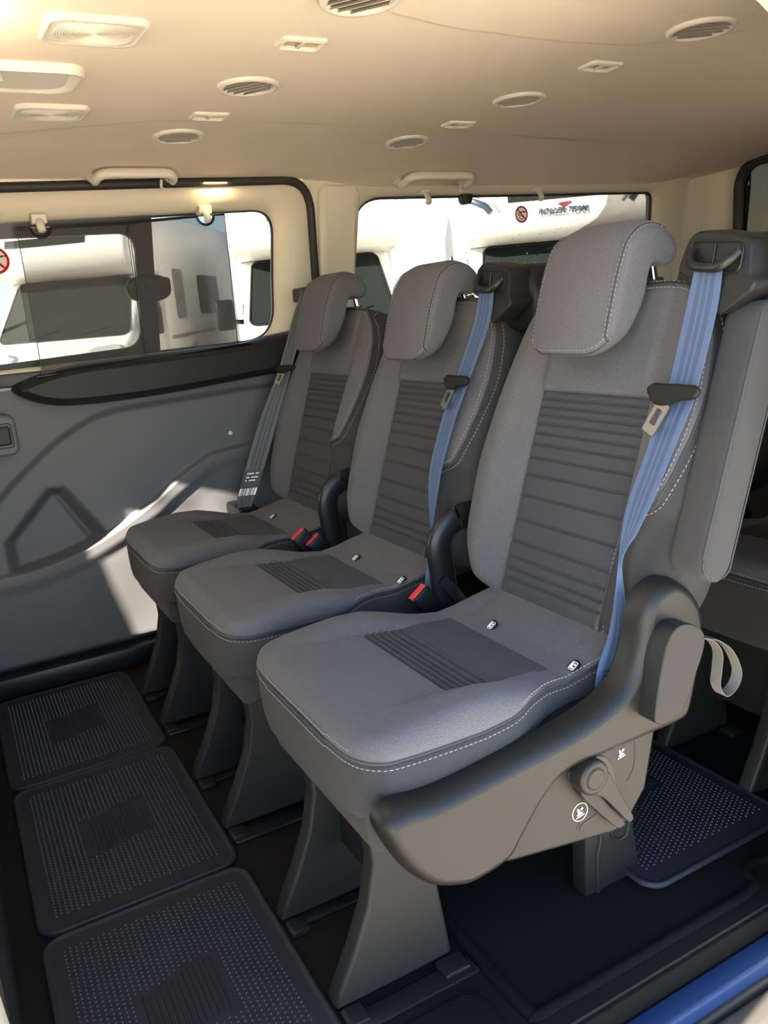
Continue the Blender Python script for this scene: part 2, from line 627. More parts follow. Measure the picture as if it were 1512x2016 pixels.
# ---------------- far side: sliding door with relief
def door_panel():
    xs = np.linspace(-0.78, 0.58, 400)
    zs = np.linspace(0.045, 0.80, 250)
    X, Z = np.meshgrid(xs, zs)
    Y = wy(Z)
    c1 = np.array(catmull([(-0.80, 0.10), (-0.50, 0.37), (-0.332, 0.535), (-0.235, 0.615), (-0.156, 0.667), (-0.063, 0.705), (0.06, 0.717), (0.396, 0.728), (0.70, 0.735)], 10))
    z1 = np.interp(X, c1[:, 0], c1[:, 1])
    c2 = np.array(catmull([(-0.80, 0.325), (-0.55, 0.318), (-0.371, 0.322), (-0.29, 0.325), (-0.186, 0.346), (-0.08, 0.385), (0.025, 0.440), (0.10, 0.490), (0.179, 0.535), (0.25, 0.555), (0.45, 0.565), (0.70, 0.57)], 10))
    z2 = np.interp(X, c2[:, 0], c2[:, 1])
    sl1 = np.gradient(c1[:, 1], c1[:, 0]); k1 = 1 / np.sqrt(1 + np.interp(X, c1[:, 0], sl1) ** 2)
    d1 = (z1 - Z) * k1                      # >0 below the upper crease
    sl2 = np.gradient(c2[:, 1], c2[:, 0]); k2 = 1 / np.sqrt(1 + np.interp(X, c2[:, 0], sl2) ** 2)
    d2 = (Z - z2) * k2                      # >0 above the lower crease
    rel = np.zeros_like(Y)
    rel += 0.016 * sstep(d1, 0.0, 0.022)    # middle field is set back
    led = sstep(-d2, -0.005, 0.006)         # lower field stands proud again, with a soft ledge
    rel = rel * (1 - led) + led * (-0.006)
    rel += led * (0.006 * sstep(-d2, 0.026, 0.060))
    # diagonal scoop in the lower field
    lf = np.clip(-d2, 0, 1)
    s = (X - 0.12) * 0.75 + (Z - 0.30) * (-0.66)
    rel += led * 0.003 * np.exp(-(s / 0.10) ** 2) * sstep(lf, 0.03, 0.10)
    # map pocket
    poly = [(-0.348, 0.28), (-0.348, 0.405), (-0.222, 0.530), (-0.175, 0.528), (-0.078, 0.372), (-0.078, 0.28)]
    dist = np.full_like(X, 1e9)
    for i in range(len(poly)):
        (ax, az), (bx, bz) = poly[i], poly[(i + 1) % len(poly)]
        nx, nz = (bz - az), -(bx - ax)
        L = math.hypot(nx, nz)
        dist = np.minimum(dist, ((X - ax) * nx + (Z - az) * nz) / L * 1.0)
    inside = dist
    pk = sstep(inside, 0.0, 0.036) * (1 - led)
    rel += 0.050 * pk
    t = (X + 0.178) * 0.89 + (Z - 0.44) * 0.45
    rel += 0.022 * sstep(t, 0.0, 0.018) * pk * sstep(inside, 0.02, 0.05)
    rel -= 0.014 * sstep(t, 0.03, 0.05) * pk * sstep(inside, 0.02, 0.05)
    # rolled bottom edge
    rel += 0.03 * sstep(-Z, -0.075, -0.045)
    return np.stack([X, Y + rel, Z], -1)


door = struct('door_1', grid_mesh('door_1', door_panel(), ang=80, flip=True), M['panel'])
SEAL = [(-0.66, 0.02), (0.600, 0.02), (0.550, 1.246), (-0.66, 1.226)]
W1 = [(-0.52, 0.828), (0.438, 0.842), (0.457, 1.181), (-0.52, 1.153)]
outer = rquad([(-0.66, 0.780), (0.572, 0.780), (0.548, 1.242), (-0.66, 1.222)], [0.03, 0.03, 0.07, 0.05])
op = rquad(W1, [0.05, 0.085, 0.062, 0.05])


def blend(a, b, t):
    return [(1 - t) * np.array(p) + t * np.array(q) for p, q in zip(a, b)]


loops = [on_wall(outer, 0.004), on_wall(blend(outer, op, 0.12), -0.006), on_wall(blend(outer, op, 0.55), -0.010), on_wall(blend(outer, op, 0.82), -0.004), on_wall(blend(outer, op, 0.96), 0.006), on_wall(op, 0.016), on_wall(op, 0.045)]
struct('door_frame', ring_strip('door_frame', loops, ang=75), M['beige'], door, 'beige painted upper frame around the door window')
seal = rquad(SEAL, [0.03, 0.03, 0.078, 0.05], k=14)
struct('door_seal', tube('door_seal', [(p[0], float(wy(p[1])) - 0.006, p[1]) for p in seal], 0.0115, 10, True), M['rubber'], door, 'black rubber seal')

# black padded sill under the door window
cas = catmull([(-0.262, 0.784), (-0.205, 0.745), (-0.108, 0.729), (0.10, 0.731), (0.30, 0.743), (0.445, 0.753), (0.56, 0.758), (0.563, 0.86), (0.43, 0.856), (0.327, 0.841), (0.10, 0.834), (-0.10, 0.828), (-0.205, 0.812)], 5, True)
bm = bmesh.new()
n = len(cas)
cc = np.mean(cas, axis=0)
lay = []
for dy, ins in ((0.02, 0), (-0.020, 0.0), (-0.040, 0.004), (-0.052, 0.012), (-0.056, 0.020)):
    lay.append([(p[0], 1.252 + dy, p[1]) for p in inset_loop(cas, ins)])
struct('sill_pad', grid_mesh('sill_pad', lay, closed_u=True, cap=True, ang=50), M['dkplastic'], door, 'black padded sill under the window')
struct('sill_slot', prism_y('sill_slot', [(-0.205, 0.808), (0.34, 0.8385), (0.34, 0.842), (-0.205, 0.8115)], 1.205, 1.235, 0.001), M['black'], door)

# inside release handle of the door (left edge)
hb = rrect(-0.345, -0.268, 0.628, 0.728, 0.022)
struct('handle_bezel', prism_y('handle_bezel', [(p[0], p[1]) for p in hb], 1.235, 1.285, 0.008), M['panel'], door)
hi = rrect(-0.345, -0.279, 0.648, 0.708, 0.008)
hw = struct('handle_cup', prism_y('handle_cup', hi, 1.231, 1.24, 0.002), M['black'], door)
struct('release_lever', prism_y('release_lever', rrect(-0.345, -0.284, 0.656, 0.701, 0.006), 1.224, 1.236, 0.004), M['plastic'], hw)
struct('fixing_plug', disc_y('fixing_plug', 0.277, 0.597, 0.006, 1.283, 1.292, 14, 0.001), M['beige'], door, 'small round pale plug in the panel')
struct('door_sill_strip', box('door_sill_strip', (-0.78, 1.268, 0.0), (0.60, 1.38, 0.056), 0.008), M['black'], door)

# window 1: fixed glass with a sliding sash
g1 = rquad([(-0.54, 0.815), (0.452, 0.83), (0.472, 1.195), (-0.54, 1.165)], [0.05, 0.085, 0.06, 0.05])
w1 = struct('window_1', grid_mesh('window_1', [on_wall(g1, 0.030), on_wall(blend(g1, [(0, 1.0)] * len(g1), 0.999), 0.030)], closed_u=True), M['glass'])
so = rquad([(-0.53, 0.795), (0.112, 0.808), (0.128, 1.176), (-0.53, 1.150)], [0.02, 0.02, 0.01, 0.02])
si = rquad([(-0.46, 0.838), (0.068, 0.858), (0.083, 1.133), (-0.46, 1.126)], [0.04, 0.045, 0.045, 0.04])
loops = [on_wall(so, 0.032), on_wall(so, 0.016), on_wall(si, 0.016), on_wall(si, 0.032)]
struct('sash_frame', ring_strip('sash_frame', loops), M['black'], w1, 'black frame of the sliding pane')
struct('window_gasket', tube('window_gasket', on_wall(op, 0.028), 0.0045, 6, True), M['rubber'], w1)
p2 = rquad([(0.112, 0.838), (0.40, 0.846), (0.40, 1.10), (0.128, 1.160)], [0.03, 0.02, 0.02, 0.02])
lt = [(0.098 + 0.056 * math.copysign(abs(math.cos(a)) ** 0.8, math.cos(a)), 0.998 + 0.033 * math.copysign(abs(math.sin(a)) ** 0.8, math.sin(a))) for a in np.linspace(0, 2 * PI, 40)[:-1]]
lat = struct('sash_latch', prism_y('sash_latch', lt, 1.218, 1.254, 0.010), M['black'], w1)
struct('latch_grip', prism_y('latch_grip', rrect(0.088, 0.150, 0.992, 1.022, 0.010), 1.210, 1.222, 0.004), M['black'], lat)
struct('sash_runner', box('sash_runner', (-0.53, 1.24, 0.790), (0.44, 1.262, 0.822), 0.004), M['black'], w1)

# ---------------- far wall behind the door, with the rear side window
W2 = [(0.668, 0.80), (1.880, 0.80), (1.838, 1.206), (0.696, 1.204)]
op2 = rquad(W2, [0.06, 0.06, 0.028, 0.085], k=12)
ou2 = rquad([(0.545, 0.72), (2.00, 0.72), (1.99, 1.262), (0.530, 1.262)], [0.02, 0.02, 0.02, 0.02], k=12)
loops = [on_wall(ou2, 0.0), on_wall(blend(ou2, op2, 0.3), -0.006), on_wall(blend(ou2, op2, 0.8), -0.004), on_wall(blend(ou2, op2, 0.95), 0.004), on_wall(op2, 0.014), on_wall(op2, 0.040)]
wl = struct('wall_far', ring_strip('wall_far', loops, ang=75), M['beige'])
xs = np.linspace(0.56, 2.0, 60); zs = np.linspace(0.0, 0.86, 40)
X, Z = np.meshgrid(xs, zs)
struct('lower_side_trim', grid_mesh('lower_side_trim', np.stack([X, wy(Z) - 0.012 * sstep(-Z, -0.86, -0.84), Z], -1), ang=80), M['panel'], wl)
# raised pillar cover between the two windows
pc = rrect(0.572, 0.700, 0.90, 1.232, 0.03)
lay = []
for ins, dy in ((0, 0.004), (0.0, -0.010), (0.006, -0.016), (0.02, -0.018)):
    c0 = np.mean(pc, axis=0)
    lp = []
    for p in pc:
        zz = p[1] - (ins if p[1] > c0[1] else -ins)
        xx = p[0] - (ins if p[0] > c0[0] else -ins)
        if p[0] > c0[0] and zz < 1.13: xx = min(xx, 0.674)
        lp.append((xx, float(wy(zz)) + dy, zz))
    lay.append(lp)
struct('pillar_cover', grid_mesh('pillar_cover', lay, closed_u=True, cap=True, ang=60), M['beige'], wl)
g2 = rquad([(0.65, 0.78), (1.91, 0.78), (1.87, 1.225), (0.675, 1.225)], [0.05, 0.05, 0.03, 0.08], k=12)
w2 = struct('window_2', grid_mesh('window_2', [on_wall(g2, 0.026), on_wall(blend(g2, [(1.3, 1.0)] * len(g2), 0.999), 0.026)], closed_u=True), M['glass'])
struct('window_gasket', tube('window_gasket', on_wall(op2, 0.020), 0.0065, 6, True), M['rubber'], w2)
struct('glass_clip', prism_y('glass_clip', [(1.045, 1.206), (1.082, 1.206), (1.078, 1.186), (1.072, 1.178), (1.056, 1.178), (1.049, 1.186)], 1.195, 1.226, 0.002), M['black'], w2)
dp = bmesh.new()
rd = random.Random(3)
for k in range(210):
    dx, dz = rd.uniform(1.08, 1.86), rd.uniform(0.93, 1.20)
    if 1.105 < dz < 1.185 or dx > 1.5 and dz < 1.12: continue
    rr = rd.choice([0.0013, 0.0016, 0.0018, 0.002, 0.0026])
    y = float(wy(dz)) + 0.0265
    r0 = [dp.verts.new((dx + rr * math.cos(a), y, dz + rr * 1.15 * math.sin(a))) for a in np.linspace(0, 2 * PI, 8)[:-1]]
    tip = dp.verts.new((dx, y + rr * 0.7, dz))
    tip2 = dp.verts.new((dx, y - 0.0006, dz))
    for q in range(7):
        dp.faces.new((r0[q], r0[(q + 1) % 7], tip)); dp.faces.new((r0[(q + 1) % 7], r0[q], tip2))
o = struct('water_drops', finish(dp, 'water_drops'), M['drop'], w2)
o['kind'] = 'stuff'

# ---------------- tailgate corner and tailgate window
path = [(1.96, 0.0), (2.05, -0.012), (2.11, -0.035), (2.145, -0.07), (2.155, -0.105), (2.157, -0.145)]
pts = catmull([np.array(p) for p in path], 6)
zs = np.linspace(0.0, 1.30, 50)
P = [[(p[0], float(wy(min(z, 1.19))) * 0.5 + 0.5 * 1.235 + p[1], z) for p in pts] for z in zs]
wr = struct('wall_rear', grid_mesh('wall_rear', P, ang=70), M['beige'])
struct('lower_rear_trim', prism_x('lower_rear_trim', [(1.30, 0.0), (-0.30, 0.0), (-0.30, 0.74), (1.30, 0.74)], 2.08, 2.2, 0.02), M['panel'], wr)
struct('tailgate_header', prism_x('tailgate_header', [(1.12, 1.27), (-0.30, 1.27), (-0.30, 1.34), (1.12, 1.34)], 2.152, 2.2, 0.004), M['beige'], wr)
tg = rrect(-0.28, 1.110, 0.72, 1.278, 0.085)
w3 = struct('window_3', prism_x('window_3', tg, 2.145, 2.150), M['privacy'])
struct('tailgate_seal', tube('tailgate_seal', [(2.143, p[0], p[1]) for p in tg], 0.019, 10, True), M['rubber'], w3)

# ---------------- near side: open door aperture, pillars, sills
ap = rquad([(-0.58, -0.10), (0.535, -0.10), (0.492, 1.198), (-0.58, 1.198)], [0.05, 0.05, 0.13, 0.10], k=12, n=10)
ao = rquad([(-0.70, -0.14), (0.66, -0.14), (0.66, 1.30), (-0.70, 1.30)], [0.01, 0.01, 0.01, 0.01], k=12, n=10)
ring = [[(p[0], y, p[1]) for p in lp] for lp, y in ((ao, -0.275), (ap, -0.275), (ap, -0.31), (ap, -0.34), (ao, -0.34))]
wn_ = struct('wall_near', ring_strip('wall_near', ring, ang=40), M['beige'])
struct('aperture_seal', tube('aperture_seal', [(p[0], -0.315, p[1]) for p in ap], 0.013, 8, True), M['rubber'], wn_)
bm = bmesh.new()
box_bm(bm, (0.64, -0.42, -0.14), (2.2, -0.28, 0.84), 0.01)
box_bm(bm, (0.64, -0.42, 1.20), (2.2, -0.25, 1.32), 0.01)
box_bm(bm, (0.64, -0.42, 0.82), (0.86, -0.28, 1.22), 0.01)
box_bm(bm, (1.98, -0.42, 0.82), (2.2, -0.28, 1.22), 0.01)
struct('rear_quarter', finish(bm, 'rear_quarter'), M['beige'], wn_)
bm = bmesh.new()
box_bm(bm, (-1.9, -0.42, -0.14), (-0.68, -0.28, 1.30), 0.01)
box_bm(bm, (-0.84, -0.54, -0.10), (-0.66, -0.26, 1.47), 0.01)
box_bm(bm, (-1.9, -0.42, 1.20), (-0.68, -0.28, 1.32), 0.01)
struct('quarter_sun_block', finish(bm, 'quarter_sun_block'), M['beige'], wn_)  # unseen; window filled in and pillar enlarged to keep sun off the seats
bm = bmesh.new()
box_bm(bm, (-1.9, 1.25, -0.05), (-0.76, 1.36, 0.80), 0.01)
prism_bm(bm, [(1.36, 0.0)] + [(float(wy(z)) - 0.108, z) for z in np.linspace(0, 1.3, 14)] + [(1.36, 1.3)], lambda p: (-0.84, p[0], p[1]), lambda p: (-0.70, p[0], p[1]))
box_bm(bm, (-1.9, 1.17, 1.22), (-0.66, 1.36, 1.32), 0.01)
struct('side_sun_block', finish(bm, 'side_sun_block'), M['beige'], wl)  # unseen; pillar shaped to cut the edge of the wall's sun patch
bm = bmesh.new()
box_bm(bm, (-2.0, -0.30, -0.06), (-1.85, 1.30, 0.72), 0.03)
box_bm(bm, (-2.0, -0.30, 0.70), (-1.88, 0.84, 1.32), 0.02)
box_bm(bm, (-2.0, 0.88, 1.215), (-1.88, 1.30, 1.32), 0.01)
struct('front_sun_block', finish(bm, 'front_sun_block'), M['dkplastic'])  # unseen partition added to block the sun, gap left for the wall patch

skin = [[(p[0], y, p[1]) for p in lp] for lp, y in ((ap, -0.341), (ap, -0.350), (ao, -0.430), (ao, -0.341))]
bs = struct('body_side', ring_strip('body_side', skin, ang=40), M['paint'], wn_)
bm = bmesh.new()
for lo, hi in (((0.64, -0.440, -0.30), (2.3, -0.421, 0.82)), ((0.64, -0.440, 1.22), (2.3, -0.421, 1.48)), ((1.99, -0.440, 0.80), (2.3, -0.421, 1.24)), ((0.64, -0.440, 0.80), (0.85, -0.421, 1.24)),
               ((-2.0, -0.545, -0.30), (-0.66, -0.541, 1.47)), ((-0.72, -0.440, 1.28), (0.66, -0.421, 1.48))):
    box_bm(bm, lo, hi, 0.0015)
struct('body_panels', finish(bm, 'body_panels'), M['paint'], wn_)
w4 = struct('window_4', box('window_4', (0.85, -0.36, 0.83), (1.99, -0.355, 1.21)), M['sideglass'])

# foot of the front seats at the left edge, and the pale foot of the pillar in front of it
struct('trim_1', box('trim_1', (-0.72, 0.02, 0.0), (-0.478, 1.22, 0.26), 0.02), M['plastic'])
struct('trim_2', prism_x('trim_2', [(-0.28, 0.0), (0.035, 0.0), (0.0, 0.118), (-0.045, 0.21), (-0.09, 0.30), (-0.13, 0.46), (-0.19, 0.58), (-0.28, 0.62)], -0.60, -0.482, 0.008), M['beige'])

# door-side sills, from inside to outside
struct('trim_3', box('trim_3', (-0.60, -0.268, -0.06), (0.70, -0.255, -0.006), 0.004), M['carpet'])
struct('trim_4', box('trim_4', (-0.62, -0.304, -0.16), (0.78, -0.2685, -0.040), 0.006, 3), M['paint'])
struct('trim_5', box('trim_5', (-0.62, -0.312, -0.19), (0.78, -0.302, -0.064), 0.003), M['rubber'])
struct('trim_6', prism_x('trim_6', [(-0.308, -0.17), (-0.309, -0.085), (-0.320, -0.066), (-0.352, -0.066), (-0.372, -0.088), (-0.378, -0.30), (-0.308, -0.30)], -0.64, 0.80, 0.006), M['bumper'])


# ================================================================== SEATS
YC = 0.01
TH = math.atan(1 / 3)
ST, CT = math.sin(TH), math.cos(TH)


def BK(u, s, o):
    """backrest coordinates: u across, s up along the back, o out towards the sitter"""
    return np.stack(np.broadcast_arrays(0.34 + s * ST - o * CT, YC + np.asarray(u, float), 0.448 + s * CT + o * ST), -1)


SW = np.array(catmull([(-0.032, 0.06), (-0.026, 0.118), (-0.012, 0.162), (0.012, 0.194), (0.06, 0.220), (0.12, 0.228), (0.20, 0.229), (0.30, 0.222), (0.38, 0.211), (0.43, 0.197), (0.458, 0.178), (0.476, 0.148), (0.486, 0.112), (0.491, 0.07)], 8))
RIBS = [0.307, 0.294, 0.281, 0.267, 0.251, 0.233, 0.211, 0.183, 0.148, 0.108, 0.071, 0.045, 0.026, 0.010]
SEAMP = np.array([(-0.02, 0.118), (0.03, 0.120), (0.095, 0.126), (0.140, 0.140), (0.158, 0.158), (0.170, 0.184), (0.188, 0.198), (0.246, 0.209), (0.32, 0.211), (0.39, 0.201), (0.43, 0.187), (0.455, 0.168), (0.47, 0.148), (0.478, 0.122), (0.4795, 0.05)])


def width(s):
    return np.interp(s, SW[:, 0], SW[:, 1])


def seam_u(u, s):
    """seam distance from the middle: swoops inwards low on the belt side (u < 0), follows the edge on the other"""
    a = np.interp(s, SEAMP[:, 0], SEAMP[:, 1])
    b = np.where(s > 0.44, a, width(s) * 0.972)
    return np.minimum(np.where(np.asarray(u) < 0, a, b), width(s) * 0.985)


def front_off(u0, s):
    u = np.abs(u0)
    o = np.zeros(np.broadcast(u, s).shape)
    inn = sstep(-u, -0.116, -0.110)
    pan = inn * sstep(-s, -0.323, -0.319) * sstep(s, -0.02, -0.01)
    for k, r in enumerate([0.321] + RIBS):
        o = o - pan * (0.0058 if k else 0.006) * np.exp(-((s - r) / (0.0021 if k else 0.003)) ** 2)
    o = o - 0.005 * np.exp(-((u - 0.1145) / 0.0028) ** 2) * sstep(-s, -0.42, -0.36)
    bol = np.interp(s, [-0.03, 0.05, 0.20, 0.30, 0.40, 0.48], [0.030, 0.036, 0.036, 0.026, 0.012, 0.006])
    o = o + bol * sstep(u, 0.112, 0.168)
    o = o + 0.004 * sstep(s, 0.318, 0.33) * inn
    us = seam_u(u0, s)
    o = o - 0.008 * sstep(u - us, -0.001, 0.006) * sstep(-s, -0.46, -0.44)
    o = o - np.where(np.asarray(u0) < 0, 0.016, 0.0) * sstep(u - us, 0.004, 0.05) * sstep(-s, -0.19, -0.15)
    return o


def end_round(s):
    return np.sqrt(np.clip(1 - np.clip((np.abs(s - 0.2295) - 0.2295) / 0.034, 0, 1) ** 2, 0, 1))


def back_surface(s, t):
    w = width(s)
    oc = -0.035
    u = w * t
    e = (1 - np.abs(t) ** 10) ** (1 / 2.6)
    o = oc + (front_off(u, s) - oc) * e * (0.35 + 0.65 * end_round(s))
    return u, o


def build_back():
    ss = np.unique(np.round(np.concatenate([np.linspace(-0.032, 0.0, 14), np.linspace(0.0, 0.326, 250), np.linspace(0.326, 0.46, 30), np.linspace(0.46, 0.491, 18)]), 5))
    NI, NM, NO = 36, 14, 12
    cols = []
    for s in ss:
        row = []
        w = float(width(s))
        for sg in (-1, 1):
            us = float(seam_u(sg * 0.1, s))
            ub = min(0.1145, 0.62 * us) if s > 0.36 else min(0.1145, 0.93 * us)
            inn = np.linspace(0, ub, NI // 2 + 1)
            mid_ = np.linspace(ub, us, NM + 1)[1:]
            q = np.sin(np.linspace(0, PI / 2, NO + 1))[1:]
            out = us + (w - us) * q
            half = np.concatenate([inn, mid_, out])
            row.append(half * sg)
        cols.append(np.concatenate([row[0][::-1], row[1][1:]]))
    U = np.array(cols)
    S = np.repeat(ss[:, None], U.shape[1], 1)
    T = np.clip(U / width(S), -1, 1)
    _, O = back_surface(S, T)
    front = BK(U, S, O)
    tb = np.linspace(1, -1, 26)[1:-1]
    S2, T2 = np.meshgrid(ss, tb, indexing='ij')
    O2 = -0.035 - 0.080 * (1 - np.abs(T2) ** 8) ** (1 / 3) * (0.35 + 0.65 * end_round(S2))
    back = BK(width(S2) * T2, S2, O2)
    P = np.concatenate([front, back], 1)
    nr, nc = P.shape[:2]
    nf = front.shape[1]
    mc = (nf - 1) // 2
    V = P.reshape(-1, 3)
    body, ins, side = [], [], []
    for r in range(nr - 1):
        for c in range(nc):
            d = (c + 1) % nc
            f = (r * nc + c, r * nc + d, (r + 1) * nc + d, (r + 1) * nc + c)
            sm = 0.5 * (S[r, 0] + S[r + 1, 0])
            if c < nf - 1:
                k = c - mc if c >= mc else mc - 1 - c
                if k < NI // 2 and -0.03 < sm < 0.321: ins.append(f)
                elif k >= NI // 2 + NM or sm >= 0.4785: side.append(f)
                else: body.append(f)
            else:
                side.append(f)
    side.append(tuple(range(nc))[::-1])
    side.append(tuple((nr - 1) * nc + i for i in range(nc)))

    def mk(name, fs):
        bm = bmesh.new()
        idx = {}
        for f in fs:
            vs = []
            for i in f:
                if i not in idx: idx[i] = bm.verts.new(V[i])
                vs.append(idx[i])
            bm.faces.new(vs)
        return finish(bm, name, True, 80, False)
    return mk('backrest', body), mk('backrest_insert', ins), mk('backrest_side', side)


def seam_path(side, lift=0.0015, du=0.0, n=170):
    """side -1 is the belt side; du shifts the line outwards"""
    if side < 0:
        SP = np.array(catmull(SEAMP, 6))
    else:
        ss = np.concatenate([np.linspace(-0.015, 0.44, 60), np.linspace(0.442, 0.4795, 20)])
        SP = np.stack([ss, seam_u(np.ones_like(ss), ss)], 1)
        SP = np.concatenate([SP[:-1], np.array([(0.4795, 0.05)])])
    L = np.concatenate([[0], np.cumsum(np.hypot(np.diff(SP[:, 0]), np.diff(SP[:, 1])))])
    pts = []
    for l in np.linspace(0, L[-1], n):
        s = np.interp(l, L, SP[:, 0]); u = np.interp(l, L, SP[:, 1])
        k = min(max(np.searchsorted(L, l), 1), len(L) - 1)
        tx, ty = SP[k] - SP[k - 1]
        nn = math.hypot(tx, ty) + 1e-9
        s2, u2 = s - ty / nn * du, u + tx / nn * du
        t = np.clip(side * u2 / width(s2), -0.999, 0.999)
        _, o = back_surface(np.array(s2), np.array(t))
        pts.append(BK(t * width(s2), s2, float(o) + lift))
    return pts


# headrest profile in x, z (front edge first, bottom to top, then back down)
HR = catmull([(0.390, 0.822), (0.397, 0.850), (0.413, 0.905), (0.432, 0.957), (0.448, 0.980), (0.470, 0.992), (0.495, 0.991), (0.516, 0.979), (0.526, 0.957), (0.520, 0.935), (0.504, 0.927), (0.482, 0.932), (0.470, 0.918), (0.457, 0.874), (0.434, 0.832), (0.420, 0.818), (0.402, 0.813)], 5, True)


def build_headrest(dz=0.0):
    prof = np.array(HR)
    n = len(prof)
    tan = np.roll(prof, -1, 0) - np.roll(prof, 1, 0)
    nrm = np.stack([-tan[:, 1], tan[:, 0]], 1)
    nrm /= np.linalg.norm(nrm, axis=1)[:, None]
    cen = np.array([0.42, 0.93])
    # make normals point inwards
    a = 0.5 * np.sum(prof[:, 0] * np.roll(prof[:, 1], -1) - np.roll(prof[:, 0], -1) * prof[:, 1])
    if a < 0: nrm = -nrm
    hw = 0.087
    rows = []
    for t in np.sin(np.linspace(-PI / 2, PI / 2, 61)):
        at = abs(t)
        edge = max(0.0, (at - 0.86) / 0.14)
        ins = 0.0085 * (1 - math.sqrt(max(0, 1 - edge ** 2)))
        cor = max(0.0, (at - 0.45) / 0.55)
        lift = 0.045 * (1 - math.sqrt(max(0, 1 - cor ** 2.2)))
        drop = 0.022 * (1 - math.sqrt(max(0, 1 - cor ** 2.2)))
        crown = -0.012 * (1 - at ** 2)
        q = prof + nrm * ins
        z = q[:, 1]
        x = q[:, 0].copy()
        lo = np.clip((0.93 - z) / 0.115, 0, 1)
        hi = np.clip((z - 0.93) / 0.06, 0, 1)
        z2 = z + lift * lo ** 1.6 - drop * hi
        x2 = x + crown * np.clip((0.463 - x) / 0.05, 0, 1) + (z2 - z) * 0.33
        rows.append([(x2[i], YC - 0.006 + hw * t, z2[i]) for i in range(n)])
    P = np.array(rows)
    P[:, :, 2] += dz
    P[:, :, 0] += dz / 3
    return P


def hr_edge(P, j, i0, i1):
    return [P[j][i % P.shape[1]] for i in range(i0, i1)]


# ---- seat cushion
CW = np.array(catmull([(-0.0855, 0.100), (-0.084, 0.130), (-0.080, 0.155), (-0.072, 0.174), (-0.060, 0.187), (-0.04, 0.196), (0.03, 0.201), (0.12, 0.199), (0.165, 0.184), (0.20, 0.170), (0.24, 0.163), (0.30, 0.160), (0.345, 0.156)], 8))
CR = [0.084, 0.095, 0.106, 0.117, 0.129, 0.143, 0.160, 0.182, 0.210]


def c_top(x, u):
    u = np.abs(u)
    base = np.interp(x, [-0.086, -0.06, -0.02, 0.05, 0.10, 0.18, 0.235, 0.25, 0.27, 0.30, 0.345], [0.428, 0.430, 0.429, 0.423, 0.418, 0.408, 0.401, 0.402, 0.408, 0.421, 0.436])
    bol = np.interp(x, [-0.086, -0.05, 0.0, 0.06, 0.11, 0.16, 0.20, 0.24, 0.26, 0.345], [-0.004, -0.002, 0.006, 0.016, 0.018, 0.012, 0.006, 0.006, 0.001, -0.004])
    z = base + bol * sstep(u, 0.105, 0.155)
    front = 0.030 - np.sqrt(np.clip(0.030 ** 2 - np.clip(-0.0555 - x, 0, 0.030) ** 2, 0, 1))
    z = z - front
    inn = sstep(-u, -0.124, -0.116)
    for r in CR:
        z = z - inn * 0.0066 * np.exp(-((x - r) / 0.0024) ** 2)
    z = z - 0.0035 * np.exp(-((u - 0.121) / 0.003) ** 2) * sstep(x, -0.02, 0.02) * sstep(-x, -0.25, -0.235)
    z = z - 0.006 * np.exp(-((x - 0.243) / 0.004) ** 2)
    z = z - 0.003 * np.exp(-((u - 0.108) / 0.0025) ** 2) * sstep(x, 0.25, 0.26)
    return z


def c_seam(x):
    return np.interp(x, [-0.086, 0.08, 0.125, 0.165, 0.20, 0.24, 0.345], [0.400, 0.399, 0.402, 0.408, 0.406, 0.401, 0.415])


